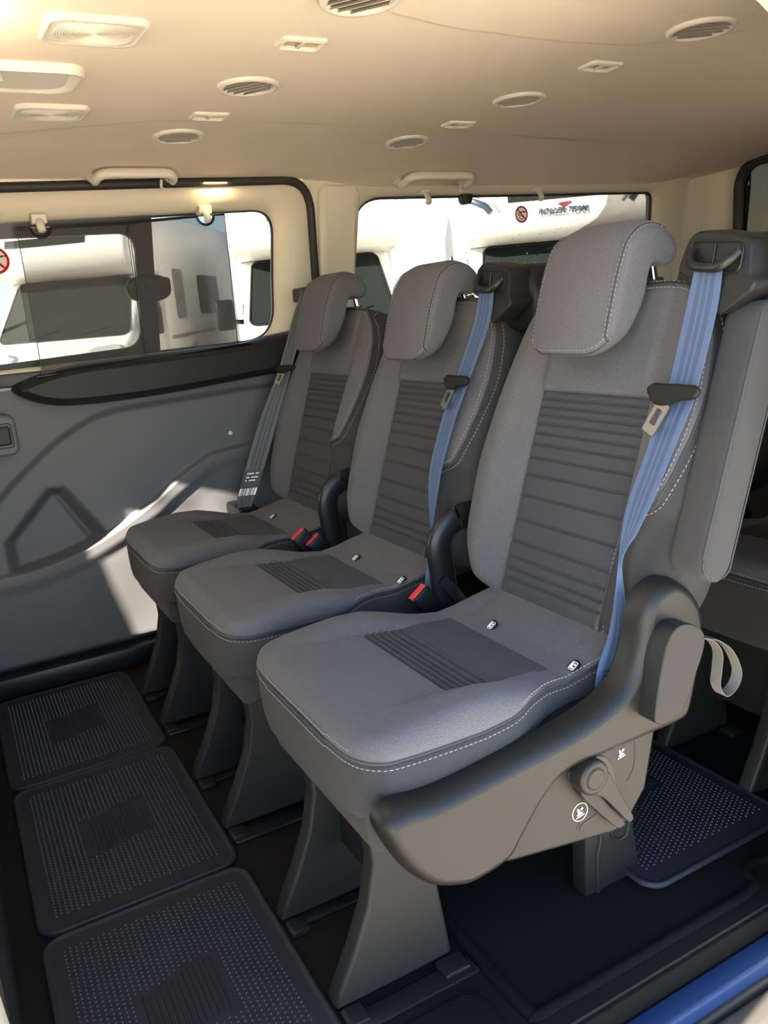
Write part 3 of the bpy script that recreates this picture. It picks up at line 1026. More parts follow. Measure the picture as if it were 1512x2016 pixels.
def build_cushion():
    xs = np.unique(np.round(np.concatenate([np.linspace(-0.0855, -0.05, 18), np.linspace(-0.05, 0.08, 22), np.linspace(0.08, 0.25, 137), np.linspace(0.25, 0.345, 24)]), 5))
    rows, kinds = [], []
    for x in xs:
        w = np.interp(x, CW[:, 0], CW[:, 1])
        zs = float(c_seam(x))
        zb = np.interp(x, [-0.086, 0.0, 0.2, 0.345], [0.318, 0.312, 0.30, 0.30])
        L = []
        # right side from bottom up
        sidep = [(w - 0.022, zb), (w - 0.008, zb + 0.012), (w - 0.001, zb + 0.035), (w + 0.001, zs - 0.030), (w + 0.001, zs - 0.006), (w - 0.0035, zs - 0.002), (w - 0.0005, zs + 0.002)]
        edge_r = 0.030
        top = []
        we = w - 0.0005
        ub = min(0.121, 0.72 * we)
        ou_ = ub + (we - ub) * np.sin(np.linspace(0, PI / 2, 17))[1:]
        for u in np.concatenate([-ou_[::-1], np.linspace(-ub, ub, 37), ou_]):
            d = max(0.0, abs(u) - (w - edge_r)) / edge_r
            zt = float(c_top(x, u))
            zz = zs + 0.002 + (max(zt, zs + 0.004) - zs - 0.002) * math.sqrt(max(0.0, 1 - d ** 2.4))
            top.append((u, zz))
        ring = [(-a, z) for a, z in sidep] + top[1:-1] + [(a, z) for a, z in sidep[::-1]]
        rows.append([(x, YC + u, z) for u, z in ring])
    P = np.array(rows)
    nr, nc = P.shape[:2]
    V = P.reshape(-1, 3)
    body, ins, side = [], [], []
    nside = 7
    for r in range(nr - 1):
        xm = 0.5 * (xs[r] + xs[r + 1])
        for c in range(nc):
            d = (c + 1) % nc
            f = (r * nc + c, r * nc + d, (r + 1) * nc + d, (r + 1) * nc + c)
            if c < nside - 2 or c >= nc - nside + 1:
                side.append(f)
            else:
                um = 0.5 * (P[r, c, 1] + P[r, d, 1]) - YC
                (ins if (abs(um) < 0.121 and 0.084 < xm < 0.243) else body).append(f)
    # front face as concentric strips closed with a fan, same for the hidden rear
    ext = []
    fr = P[0]
    cen = np.array([xs[0] - 0.003, YC, 0.37])
    prev = list(range(nc))
    base_i = len(V)
    extra = []
    for k in (0.7, 0.35, 0.05):
        cur = []
        for i in range(nc):
            p = cen + (fr[i] - cen) * k
            p[0] = xs[0] - 0.003 * (1 - k)
            cur.append(base_i + len(extra)); extra.append(p)
        for i in range(nc):
            j = (i + 1) % nc
            side.append((prev[j], prev[i], cur[i], cur[j]))
        prev = cur
    side.append(tuple(prev[::-1]))
    V = np.concatenate([V, np.array(extra)])
    side.append(tuple((nr - 1) * nc + i for i in range(nc)))

    def mk(name, fs):
        bm = bmesh.new(); idx = {}
        for f in fs:
            vs = []
            for i in f:
                if i not in idx: idx[i] = bm.verts.new(V[i])
                vs.append(idx[i])
            bm.faces.new(vs)
        bmesh.ops.recalc_face_normals(bm, faces=bm.faces[:])
        return finish(bm, name, True, 60, False)
    lift = 0.0012
    R = [P[r, nc - nside - 0] for r in range(nr)]
    Lf = [P[r, nside - 1] for r in range(nr)]
    frontp = [(xs[0] - 0.0015, YC + u, 0.4015) for u in np.linspace(0.098, -0.098, 30)]
    path = [tuple(p) for p in Lf[::-1]] + frontp[::-1] + [tuple(p) for p in R if p[0] < 0.0]
    return mk('cushion', body), mk('cushion_insert', ins), mk('cushion_side', side), path


def offset_out(path, d, dz):
    out = []
    for p in path:
        x, y, z = p
        v = np.array([x - 0.10, (y - YC)])
        if x < -0.07: v = np.array([-1.0, (y - YC) * 2.0])
        elif True: v = np.array([-0.15 if x < 0 else 0.0, 1.0 if y > YC else -1.0])
        v = v / np.linalg.norm(v)
        out.append((x + v[0] * d, y + v[1] * d, z + dz))
    return out


def foot_profile():
    return [(-0.112, 0.006), (0.072, 0.006), (0.066, 0.06), (0.058, 0.125), (0.052, 0.20), (0.05, 0.30), (-0.045, 0.30), (-0.040, 0.255), (-0.038, 0.20), (-0.052, 0.14), (-0.078, 0.08), (-0.105, 0.03)]


def build_seat():
    t = thing('passenger_seat', (0.12, YC, 0.0), None, 'seat')
    b, i, s = build_back()
    bo = link('backrest', b, M['fabric'], t)
    link('backrest_insert', i, M['insert'], bo, 'dark ribbed centre panel of the backrest')
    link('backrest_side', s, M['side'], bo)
    for sd in (-1, 1):
        pth = seam_path(sd, 0.0008)
        link('piping', tube('piping', pth, 0.0017, 6), M['seam'], bo)
        if sd > 0: continue
        st = join('stitching', [dashes('d', seam_path(sd, 0.0012, -0.0055)), dashes('d', seam_path(sd, 0.0012, 0.0055))], 80)
        o = link('stitching', st, M['stitch'], bo, 'pale double row of stitches')
        o['kind'] = 'stuff'
    # headrest
    P = build_headrest()
    ho = link('headrest', grid_mesh('headrest', P, closed_u=True, cap=True, ang=75), M['fabric'], t)
    nfront = 0
    k0, k1 = 3, 36
    for j, lab in ((9, 1), (51, 1)):
        pth = [P[j][q % P.shape[1]] + np.array([-0.0012, (-0.0006 if j < 30 else 0.0006), 0.0006]) for q in range(-3, 34)]
        link('headrest_piping', tube('headrest_piping', pth, 0.0009, 6), M['seam'], ho)
        ja = j + (1 if j < 30 else -1); jb = j - (1 if j < 30 else -1)
        pa = [P[ja][q % P.shape[1]] + np.array([-0.0010, 0, 0.0006]) for q in range(-3, 34)]
        pb = [P[jb][q % P.shape[1]] + np.array([-0.0008, (-0.001 if j < 30 else 0.001), 0.0004]) for q in range(-3, 34)]
        o = link('headrest_stitching', join('hs', [dashes('a', pa, 0.0042, 0.0026, 0.00045), dashes('b', pb, 0.0042, 0.0026, 0.00045)], 80), M['stitch'], ho)
        o['kind'] = 'stuff'
    bot = [P[j][-2] + np.array([-0.0006, 0, -0.0008]) for j in range(9, 52)]
    link('headrest_piping', tube('headrest_piping', bot, 0.0009, 6), M['seam'], ho)
    o = link('headrest_stitching', dashes('hb', [P[j][0] + np.array([-0.0010, 0, -0.0002]) for j in range(9, 52)], 0.0042, 0.0026, 0.00045), M['stitch'], ho)
    o['kind'] = 'stuff'
    for u in (-0.062, 0.045):
        link('headrest_post', tube('headrest_post', [(0.516, YC + u, 0.886), (0.507, YC + u, 0.912), (0.500, YC + u, 0.950)], 0.0062, 12), M['chrome'], ho, 'chrome headrest post')
        link('post_collar', tube('post_collar', [(0.512, YC + u, 0.892), (0.507, YC + u, 0.909)], [0.016, 0.013], 14), M['black'], bo)
    # cushion
    b, i, s, path = build_cushion()
    co = link('cushion', b, M['fabric'], t)
    link('cushion_insert', i, M['insert'], co, 'dark ribbed centre panel of the cushion')
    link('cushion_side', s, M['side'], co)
    link('cushion_piping', tube('cushion_piping', offset_out(path, 0.0002, 0), 0.0016, 6), M['seam'], co)
    o = link('cushion_stitching', join('cs', [dashes('a', offset_out(path, -0.0015, 0.0062)), dashes('b', offset_out(path, 0.0012, -0.0085))], 80), M['stitch'], co)
    o['kind'] = 'stuff'
    # child-seat anchor tags on the rear of the cushion
    for u in (0.041, -0.146):
        x = 0.267; z = float(c_top(x, 0.05)) + 0.002
        n = Vector((-0.55, 0, 0.83)); c = Vector((x, YC + u, z))
        e1 = Vector((0, 1, 0)); e2 = n.cross(e1)
        bm = bmesh.new()
        bp = [c + e1 * 0.0088 * math.cos(a) + e2 * 0.0112 * math.sin(a) for a in np.linspace(0, 2 * PI, 25)[:-1]]
        lo = [bm.verts.new(p) for p in bp]; hi = [bm.verts.new(p + n * 0.003) for p in bp]
        bm.faces.new(hi)
        for k in range(24): bm.faces.new((lo[k], lo[(k + 1) % 24], hi[(k + 1) % 24], hi[k]))
        tg = link('anchor_tag', finish(bm, 'anchor_tag'), M['black'], t, 'small black oval tag with a white child-seat sign')
        bm = bmesh.new()

        def pt(a, b2): return c + n * 0.0034 + e1 * a * -0.78 + e2 * b2 * 0.78
        fr_ = [pt(x_, y_) for x_, y_ in rrect(-0.0062, 0.0062, -0.0082, 0.0082, 0.002, 3)]
        tube_bm(bm, fr_, 0.0005, 5, True)
        for poly in ([(-0.0045, 0.006), (-0.001, 0.006), (-0.001, -0.002), (0.0042, -0.002), (0.0042, -0.0058), (-0.0045, -0.0058)], [(0.0005, 0.005), (0.004, 0.005), (0.004, 0.001), (0.0005, 0.001)]):
            bm.faces.new([bm.verts.new(pt(x_, -y_)) for x_, y_ in poly])
        link('tag_sign', finish(bm, 'tag_sign', False), M['white'], tg)
    # lower front panel, frame and feet
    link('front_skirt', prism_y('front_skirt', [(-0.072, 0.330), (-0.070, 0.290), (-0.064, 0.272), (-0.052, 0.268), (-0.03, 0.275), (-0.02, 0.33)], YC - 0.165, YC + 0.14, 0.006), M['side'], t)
    link('seat_frame', box('seat_frame', (-0.02, YC - 0.15, 0.255), (0.36, YC + 0.15, 0.322), 0.01), M['dkplastic'], t)
    for y0, y1 in ((-0.086, -0.056), (0.108, 0.138)):
        link('foot', prism_y('foot', foot_profile(), y0, y1, 0.006), M['footp'], t)
    link('foot_bridge', prism_y('foot_bridge', [(0.0, 0.10), (0.045, 0.10), (0.045, 0.29), (0.0, 0.29)], -0.06, 0.112, 0.006), M['dkplastic'], t)
    rl = []
    for y0, y1 in ((-0.106, -0.074), (0.118, 0.150)):
        lg = link('rear_leg', prism_y('rear_leg', [(0.304, 0.002), (0.418, 0.002), (0.392, 0.16), (0.385, 0.28), (0.315, 0.28), (0.306, 0.16)], y0, y1, 0.004), M['dkplastic'], t)
        if y0 < 0:
            bm = bmesh.new()
            tube_bm(bm, [(0.335, y0 - 0.0005, 0.245), (0.336, y0 - 0.0005, 0.13), (0.333, y0 - 0.0005, 0.09), (0.327, y0 - 0.0005, 0.07), (0.327, y0 - 0.0005, 0.004)], 0.0035, 8)
            tube_bm(bm, catmull([(0.358, y0 - 0.0005, 0.245), (0.355, y0 - 0.0005, 0.13), (0.358, y0 - 0.0005, 0.09), (0.375, y0 - 0.0005, 0.078), (0.392, y0 - 0.0005, 0.10), (0.386, y0 - 0.0005, 0.245)], 5), 0.0028, 8)
            link('leg_rib', finish(bm, 'leg_rib'), M['dkplastic'], lg)
    for y in (-0.071, 0.123):
        for x0, x1 in ((-0.108, -0.078), (0.040, 0.080)):
            link('floor_clamp', prism_y('floor_clamp', [(x0, 0.0), (x1, 0.0), (x1, 0.010), (x0 + 0.006, 0.012), (x0, 0.009)], y - 0.050, y - 0.018, 0.002), M['dkplastic'], t)
    return t


def belt_outlet(t):
    """moulded shoulder unit the belt comes out of, top right corner of the backrest"""
    poly = catmull([(-0.149, 0.955), (-0.165, 0.964), (-0.205, 0.958), (-0.240, 0.948), (-0.248, 0.938)], 3) + [(-0.252, 0.905), (-0.262, 0.896), (-0.258, 0.886), (-0.219, 0.860), (-0.212, 0.862), (-0.195, 0.895), (-0.150, 0.910)] + catmull([(-0.150, 0.910), (-0.142, 0.916), (-0.141, 0.926), (-0.149, 0.955)], 3)[:-1]
    q = [p for k, p in enumerate([tuple(np.round(p, 5)) for p in poly]) if k == 0 or True]
    uq = []
    for p in q:
        if not uq or np.hypot(p[0] - uq[-1][0], p[1] - uq[-1][1]) > 0.001: uq.append(p)
    if np.hypot(uq[0][0] - uq[-1][0], uq[0][1] - uq[-1][1]) < 0.001: uq.pop()
    sh = [(p[0], p[1]) for p in uq]
    bm = bmesh.new()
    prism_bm(bm, sh, lambda p: (0.457 + (p[1] - 0.92) * 0.25, p[0], p[1]), lambda p: (0.505 + (p[1] - 0.92) * 0.2, p[0], p[1]), 0.006, 3)
    o = link('belt_outlet', finish(bm, 'belt_outlet', True, 50), M['dkplastic'], t, 'charcoal moulded shoulder belt outlet')
    # rounded rear housing
    pl = catmull([(-0.155, 0.945), (-0.21, 0.956), (-0.248, 0.943), (-0.268, 0.905), (-0.260, 0.865), (-0.225, 0.84), (-0.16, 0.86)], 5, True)
    bm = bmesh.new()
    prism_bm(bm, [tuple(p) for p in pl], lambda p: (0.497, p[0], p[1]), lambda p: (0.585, p[0], p[1]), 0.020, 4)
    link('rear_housing', finish(bm, 'rear_housing', True, 50), M['dkplastic'], o)
    X = lambda z: 0.4555 + (z - 0.92) * 0.25
    fr_ = [(X(p[1]) - 0.0005, p[0], p[1]) for p in rrect(-0.238, -0.158, 0.912, 0.948, 0.010, 4)]
    fr_ = [(x, y, z - (y + 0.198) * -0.10) for x, y, z in fr_]
    link('outlet_frame', tube('outlet_frame', fr_, 0.0013, 6, True), M['black'], o)
    link('outlet_rib', tube('outlet_rib', [(X(0.945), -0.196, 0.9455), (X(0.92), -0.196, 0.920)], 0.0012, 6), M['black'], o)
    bail = catmull([(X(0.94) - 0.001, -0.163, 0.941), (X(0.93) - 0.010, -0.168, 0.930), (X(0.925) - 0.014, -0.180, 0.921), (X(0.92) - 0.014, -0.198, 0.918), (X(0.92) - 0.014, -0.216, 0.917), (X(0.925) - 0.010, -0.228, 0.924), (X(0.93) - 0.001, -0.233, 0.933)], 5)
    link('belt_guide', tube('belt_guide', bail, 0.0062, 10), M['black'], o, 'curved black belt guide')
    return o


def tongue(par, c, e1, e2, n, sc=1.0):
    """buckle tongue: black slider across the belt, steel plate with a slot hanging below"""
    c, e1, e2, n = Vector(c), Vector(e1).normalized(), Vector(e2).normalized(), Vector(n).normalized()
    bm = bmesh.new()
    sl = catmull([(-0.040, 0.003), (-0.030, 0.010), (-0.015, 0.010), (0.02, 0.010), (0.036, 0.009), (0.042, 0.002), (0.036, -0.007), (0.015, -0.011), (-0.004, -0.018), (-0.024, -0.017), (-0.036, -0.006)], 4, True)
    prism_bm(bm, [tuple(p * sc) for p in sl], lambda p: tuple(c + e1 * p[0] + e2 * p[1] + n * 0.001), lambda p: tuple(c + e1 * p[0] + e2 * p[1] + n * 0.010), 0.003, 2)
    o = link('tongue_slider', finish(bm, 'tongue_slider', True, 50), M['slider'], par, 'black belt tongue slider')
    bm = bmesh.new()
    d1 = (e1 * 0.93 - e2 * 0.0 + e1 * 0).normalized()
    ax = (-e2 * 0.92 - e1 * 0.38).normalized()
    bx = n.cross(ax).normalized()
    o0 = c + (-e2 * 0.014 - e1 * 0.008) * sc + n * 0.005
    outl = rrect(-0.0115 * sc, 0.0115 * sc, 0.0, 0.044 * sc, 0.003, 3)
    inl = rrect(-0.0055 * sc, 0.0055 * sc, 0.010 * sc, 0.032 * sc, 0.002, 3)
    vs = []
    for lp, off in ((outl, 0), (inl, 0), (inl, 0.002), (outl, 0.002)):
        vs.append([bm.verts.new(o0 + bx * p[0] + ax * p[1] + n * off) for p in lp])
    m = len(outl)
    for a in range(4):
        A, B = vs[a], vs[(a + 1) % 4]
        for k in range(m):
            bm.faces.new((A[k], A[(k + 1) % m], B[(k + 1) % m], B[k]))
    link('tongue_plate', finish(bm, 'tongue_plate', True, 40), M['steel'], o, 'steel tongue plate with a slot')
    return o


def buckle(par, c, yaw, tip, y_off=0.0):
    """black belt buckle with a red release button on its upper end"""
    c = Vector(c)
    ax = Vector((math.sin(-tip) * math.cos(yaw), math.sin(-tip) * math.sin(yaw), math.cos(tip))).normalized()
    e1 = Vector((0, 1, 0)); e1 = (e1 - ax * e1.dot(ax)).normalized()
    e2 = ax.cross(e1).normalized()
    bm = bmesh.new()
    wv, dv = 0.011, 0.020
    prism_bm(bm, rrect(-wv, wv, -dv, dv, 0.004, 3), lambda p: tuple(c + e1 * p[0] + e2 * p[1] - ax * 0.055), lambda p: tuple(c + e1 * p[0] + e2 * p[1]), 0.003, 2)
    o = link('buckle', finish(bm, 'buckle'), M['black'], par)
    bm = bmesh.new()
    prism_bm(bm, rrect(-wv + 0.0025, wv - 0.0045, -dv + 0.002, dv - 0.002, 0.002, 3), lambda p: tuple(c + e1 * p[0] + e2 * p[1] - ax * 0.004), lambda p: tuple(c + e1 * p[0] + e2 * p[1] + ax * 0.0025), 0.001, 2)
    link('release_button', finish(bm, 'release_button'), M['red'], o, 'red release button')
    bm = bmesh.new()
    prism_bm(bm, [(-wv + 0.001, -dv + 0.003), (-wv + 0.002, -dv + 0.003), (-wv + 0.002, dv - 0.003), (-wv + 0.001, dv - 0.003)], lambda p: tuple(c + e1 * p[0] + e2 * p[1]), lambda p: tuple(c + e1 * p[0] + e2 * p[1] + ax * 0.002), 0)
    link('tongue_slot', finish(bm, 'tongue_slot'), M['steel'], o)
    # embossed belt sign on the wide face: a small ring and stroke
    bm = bmesh.new()
    q = c - ax * 0.030 - e1 * (wv + 0.0003)
    tube_bm(bm, [q + e2 * 0.0035 * math.cos(a) + ax * 0.0035 * math.sin(a) for a in np.linspace(0, 2 * PI, 14)[:-1]], 0.00045, 5, True)
    tube_bm(bm, [q + e2 * -0.005 - ax * 0.004, q + e2 * 0.006 + ax * 0.006], 0.00045, 5)
    link('buckle_emblem', finish(bm, 'buckle_emblem'), M['plastic'], o)
    return o


def hinge_cover(t, y):
    ctr = catmull([(0.405, y, 0.528), (0.365, y, 0.532), (0.333, y, 0.524), (0.310, y, 0.502), (0.304, y, 0.475), (0.307, y, 0.44), (0.310, y, 0.40), (0.316, y, 0.355), (0.32, y, 0.32)], 6)
    o = link('hinge_cover', tube('hinge_cover', ctr, 0.022, 16, flat=(0.024, 0.013, (1, 0, 0.3))), M['black'], t, 'black curved hinge cover beside the backrest')
    link('hinge_trim_line', tube('hinge_trim_line', [(p[0] + 0.022, p[1] - 0.009, p[2]) for p in ctr[4:-4]], 0.0012, 6), M['plastic'], o)
    return o


def copy_kids(src, dst, dy):
    """copy all parts and sub-parts of one seat to another seat root"""
    for ch in ALLCH(src):
        c = ch.copy(); COL.objects.link(c); c.parent = dst
        for g in ALLCH(ch):
            d = g.copy(); COL.objects.link(d); d.parent = c
            for h in ALLCH(g):
                e = h.copy(); COL.objects.link(e); e.parent = d
                BASE[e.name] = BASE[dst.name]
            BASE[d.name] = BASE[dst.name]
        BASE[c.name] = BASE[dst.name]


PITCH = 0.47
G = 'seats of the three-abreast second row'
near = build_seat()
near['label'] = 'nearest grey seat with folded armrest, grey side shield and grey belt tinted with blue skylight'
near['group'] = G
mid = thing('passenger_seat', (0.12, YC + PITCH, 0), 'middle grey seat of the three, skylight-tinted grey belt over its shoulder, no armrest', 'seat', G)
copy_kids(near, mid, PITCH)
far = thing('passenger_seat', (0.12, YC + 2 * PITCH, 0), 'farthest grey seat of the three, beside the sliding door window', 'seat', G)
copy_kids(near, far, 2 * PITCH)
for ch in ALLCH(mid):
    if ch.name.startswith('headrest'):
        ch.location = (-0.004, 0, -0.014)

G3 = 'seats of the row behind'
r3 = thing('passenger_seat', (0.12 + 0.815, YC, 0), 'dark seat in the rear row, foot seen at the right edge behind the rubber mat', 'seat', G3)
copy_kids(near, r3, 0)
r3b = thing('passenger_seat', (0.12 + 0.815, YC + PITCH, 0), 'dark seat in the rear row glimpsed between nearest armrest and right edge', 'seat', G3)
copy_kids(near, r3b, 0)
for o in (mid, far, r3, r3b):
    BASE[o.name] = BASE[near.name]          # parts of the copies are written in the nearest seat's own frame

# ---------------- parts of the nearest seat only
belt_outlet(near)
BL = [(0.452, -0.174, 0.924), (0.440, -0.168, 0.862), (0.410, -0.167, 0.768), (0.396, -0.161, 0.729), (0.381, -0.155, 0.684), (0.359, -0.150, 0.632), (0.341, -0.153, 0.588), (0.330, -0.157, 0.549), (0.306, -0.165, 0.465), (0.278, -0.170, 0.415), (0.268, -0.172, 0.362)]
BR = [(0.451, -0.216, 0.921), (0.441, -0.216, 0.866), (0.410, -0.213, 0.770), (0.397, -0.207, 0.733), (0.382, -0.197, 0.688), (0.361, -0.190, 0.638), (0.343, -0.178, 0.592), (0.331, -0.163, 0.550), (0.336, -0.168, 0.457), (0.326, -0.172, 0.405), (0.300, -0.172, 0.362)]


def shift(L, d): return [(a + d[0], b + d[1], c + d[2]) for a, b, c in L]


sb = link('seat_belt', ribbon('seat_belt', BL, BR, 0.0014, 10), [M['belt'], M['beltstripe']], near, 'skylight-tinted grey belt webbing twisted towards its lower end')
bm = bmesh.new()
for k in range(6):
    z = 0.380 + k * 0.0062
    a = Vector((0.281 + (z - 0.37) * 0.03, -0.1735, z)); b = Vector((0.318 + (z - 0.37) * 0.2, -0.1745, z - 0.001))
    for j in range(9):
        tube_bm(bm, [a.lerp(b, (j + 0.1) / 9), a.lerp(b, (j + 0.8) / 9)], 0.0006, 5)
o = link('belt_stitching', finish(bm, 'belt_stitching'), M['blackprint'], sb)
o['kind'] = 'stuff'
tongue(near, BK(-0.200, 0.322, 0.046), (0.0, -1, 0.0), (ST, 0, CT), (-CT, 0, ST))

# side shield
ARM = [(-0.082, 0.350), (-0.077, 0.328), (-0.058, 0.288), (-0.030, 0.254), (0.0, 0.238), (0.030, 0.231), (0.083, 0.240),
       (0.108, 0.266), (0.140, 0.302), (0.175, 0.324), (0.23, 0.326), (0.30, 0.327), (0.372, 0.328),
       (0.394, 0.342), (0.410, 0.40), (0.417, 0.445), (0.414, 0.482), (0.396, 0.512), (0.368, 0.532), (0.343, 0.532), (0.322, 0.522), (0.308, 0.500), (0.300, 0.458), (0.284, 0.422), (0.255, 0.400), (0.19, 0.381), (0.086, 0.370), (0.02, 0.363), (-0.020, 0.361), (-0.050, 0.364), (-0.070, 0.362)]
ARM = [tuple(p) for p in catmull(ARM, 6, True)]


lay = []
for y, ins in ((-0.188, 0.0), (-0.205, -0.001), (-0.217, 0.002), (-0.224, 0.006), (-0.228, 0.0115), (-0.229, 0.015)):
    q = inset_loop(ARM, ins)
    lay.append([(p[0], y + 0.02 * max(0, (0.30 - p[1]) / 0.07) * 0, p[1]) for p in q])
sh = link('side_shield', grid_mesh('side_shield', lay, closed_u=True, cap=True, ang=45), M['plastic'], near, 'grey moulded side shield')
LOW = [(0.040, 0.245), (0.093, 0.226), (0.265, 0.196), (0.290, 0.205), (0.304, 0.222), (0.322, 0.243), (0.345, 0.345), (0.12, 0.345), (0.05, 0.29)]
link('shield_lower_plate', prism_y('shield_lower_plate', LOW, -0.150, -0.212, 0.006), M['plastic'], sh)
link('shield_deck', prism_y('shield_deck', [(-0.066, 0.32), (-0.062, 0.352), (0.02, 0.356), (0.086, 0.362), (0.18, 0.369), (0.235, 0.372), (0.262, 0.372), (0.30, 0.372), (0.30, 0.32)], -0.150, -0.200, 0.004), M['plastic'], sh)
link('belt_slot', prism_y('belt_slot', rrect(0.258, 0.300, 0.352, 0.3735, 0.006), -0.160, -0.184, 0.001), M['black'], sh)
# recess behind the turn handle
link('handle_recess', prism_y('handle_recess', catmull([(0.186, 0.314), (0.215, 0.324), (0.246, 0.319), (0.262, 0.295), (0.268, 0.255), (0.262, 0.236), (0.240, 0.238), (0.208, 0.276)], 4, True), -0.205, -0.2135, 0.001), M['black'], sh)
# turn handle with hub and two-pronged grip
hub = (0.210, 0.311)
th = link('turn_handle', disc_y('turn_handle', hub[0], hub[1], 0.0235, -0.212, -0.237, 32, 0.005), M['plastic'], near, 'grey seat folding handle with round hub')
link('hub_cap', disc_y('hub_cap', hub[0], hub[1], 0.0135, -0.236, -0.2385, 28, 0.0008), M['plastic'], th)
link('hub_ring', tube('hub_ring', [(hub[0] + 0.0145 * math.cos(a), -0.2372, hub[1] + 0.0145 * math.sin(a)) for a in np.linspace(0, 2 * PI, 33)[:-1]], 0.0008, 6, True), M['black'], th)
link('grip', prism_y('grip', catmull([(0.204, 0.292), (0.224, 0.278), (0.245, 0.252), (0.262, 0.230), (0.268, 0.225), (0.274, 0.231), (0.258, 0.262), (0.243, 0.292), (0.232, 0.312), (0.216, 0.300)], 4, True), -0.222, -0.236, 0.004), M['plastic'], th)
link('grip_blade', prism_y('grip_blade', catmull([(0.195, 0.296), (0.210, 0.290), (0.226, 0.276), (0.248, 0.246), (0.267, 0.220), (0.262, 0.215), (0.252, 0.219), (0.220, 0.256), (0.198, 0.284)], 4, True), -0.213, -0.227, 0.003), M['plastic'], th)
# recliner cover
rc = catmull([(0.292, 0.377), (0.299, 0.42), (0.311, 0.465), (0.326, 0.486), (0.348, 0.488), (0.374, 0.474), (0.381, 0.453), (0.369, 0.422), (0.347, 0.380), (0.337, 0.367), (0.312, 0.363), (0.296, 0.367)], 4, True)
link('recliner_lever', prism_y('recliner_lever', [tuple(p) for p in rc], -0.226, -0.256, 0.009, 4), M['dkplastic'], near, 'charcoal recliner lever')
# pull strap behind the shield
sa = [(0.420, -0.20, 0.432), (0.447, -0.205, 0.424), (0.468, -0.205, 0.400), (0.468, -0.205, 0.372), (0.466, -0.205, 0.348), (0.478, -0.207, 0.330), (0.498, -0.208, 0.338), (0.506, -0.208, 0.360), (0.490, -0.206, 0.395), (0.466, -0.204, 0.416), (0.450, -0.203, 0.424)]
link('pull_strap', ribbon('pull_strap', [(a, b - 0.007, c) for a, b, c in sa], [(a, b + 0.010, c) for a, b, c in sa], 0.0014, 6, False), M['strap'], near, 'grey fabric pull strap loop')


# printed signs on the lower plate
def print_poly(bm, poly, y=-0.2128):
    bm.faces.new([bm.verts.new((p[0], y, p[1])) for p in poly])


def seat_sign(cx, cz, s, ring):
    bm = bmesh.new()
    print_poly(bm, [(cx - 1.0 * s, cz - 1.1 * s), (cx + 1.0 * s, cz - 0.8 * s), (cx + 1.0 * s, cz - 0.6 * s), (cx - 1.0 * s, cz - 0.9 * s)])
    print_poly(bm, [(cx - 0.7 * s, cz - 0.65 * s), (cx + 0.55 * s, cz - 0.45 * s), (cx + 0.6 * s, cz - 0.1 * s), (cx - 0.5 * s, cz - 0.2 * s), (cx - 0.8 * s, cz - 0.4 * s)])
    print_poly(bm, [(cx - 0.75 * s, cz + 0.75 * s), (cx - 0.4 * s, cz + 0.85 * s), (cx + 0.1 * s, cz - 0.0 * s), (cx - 0.5 * s, cz - 0.1 * s)])
    print_poly(bm, [(cx + 0.1 * s, cz + 0.25 * s), (cx + 0.7 * s, cz + 0.4 * s), (cx + 0.6 * s, cz + 0.85 * s), (cx + 0.15 * s, cz + 0.75 * s)])
    if ring:
        tube_bm(bm, [(cx + 1.75 * s * math.cos(a), -0.2125, cz + 1.75 * s * math.sin(a)) for a in np.linspace(0, 2 * PI, 33)[:-1]], 0.0005, 6, True)
    return finish(bm, 'printed_sign', False)


link('printed_sign', seat_sign(0.204, 0.253, 0.0072, True), M['white'], sh, 'white seat sign in a white ring')
link('printed_sign', seat_sign(0.277, 0.312, 0.0066, False), M['white'], sh, 'white seat sign on a bar')
for pts, w in ((catmull([(0.203, 0.226), (0.206, 0.232), (0.212, 0.2345), (0.228, 0.238), (0.242, 0.2455)], 5), 0), (catmull([(0.198, 0.229), (0.203, 0.2375), (0.204, 0.2305)], 4), 0), (catmull([(0.300, 0.322), (0.302, 0.30), (0.297, 0.280), (0.286, 0.266)], 6), 0)):
    link('printed_arrow', tube('printed_arrow', [(p[0], -0.2122, p[1]) for p in pts], 0.0006, 5), M['blackprint'], sh)

# armrest folded up beside the backrest
ar = []
for s, ins in ((0.098, 0.021), (0.0995, 0.014), (0.104, 0.008), (0.111, 0.003), (0.122, 0.0), (0.425, 0.0), (0.437, 0.003), (0.445, 0.008), (0.450, 0.016)):
    d0, d1 = -0.046, 0.012
    m_ = (d0 + d1) / 2; h_ = (d1 - d0) / 2 - ins
    a = rrect(m_ - h_, m_ + h_, -0.262, -0.207, min(0.010, h_ * 0.8), 5)
    ar.append([tuple(BK(p[1] - YC, s, p[0])) for p in a])
am = link('armrest', grid_mesh('armrest', ar, closed_u=True, cap=True, ang=50), M['side'], near, 'grey fabric armrest folded upright')
pa = [tuple(BK(-0.2600 - YC, s, 0.0095)) for s in np.linspace(0.125, 0.43, 30)]
link('armrest_seam', tube('armrest_seam', pa, 0.0012, 6), M['seam'], am)
pa = [tuple(BK(-0.2615 - YC, 0.121 - 0.020 * math.sin(a), -0.017 + 0.026 * math.cos(a))) for a in np.linspace(0, PI, 16)]
pa += [tuple(BK(-0.2615 - YC, s, -0.0425)) for s in np.linspace(0.125, 0.43, 20)]
link('armrest_seam', tube('armrest_seam', pa, 0.0011, 6), M['seam'], am)

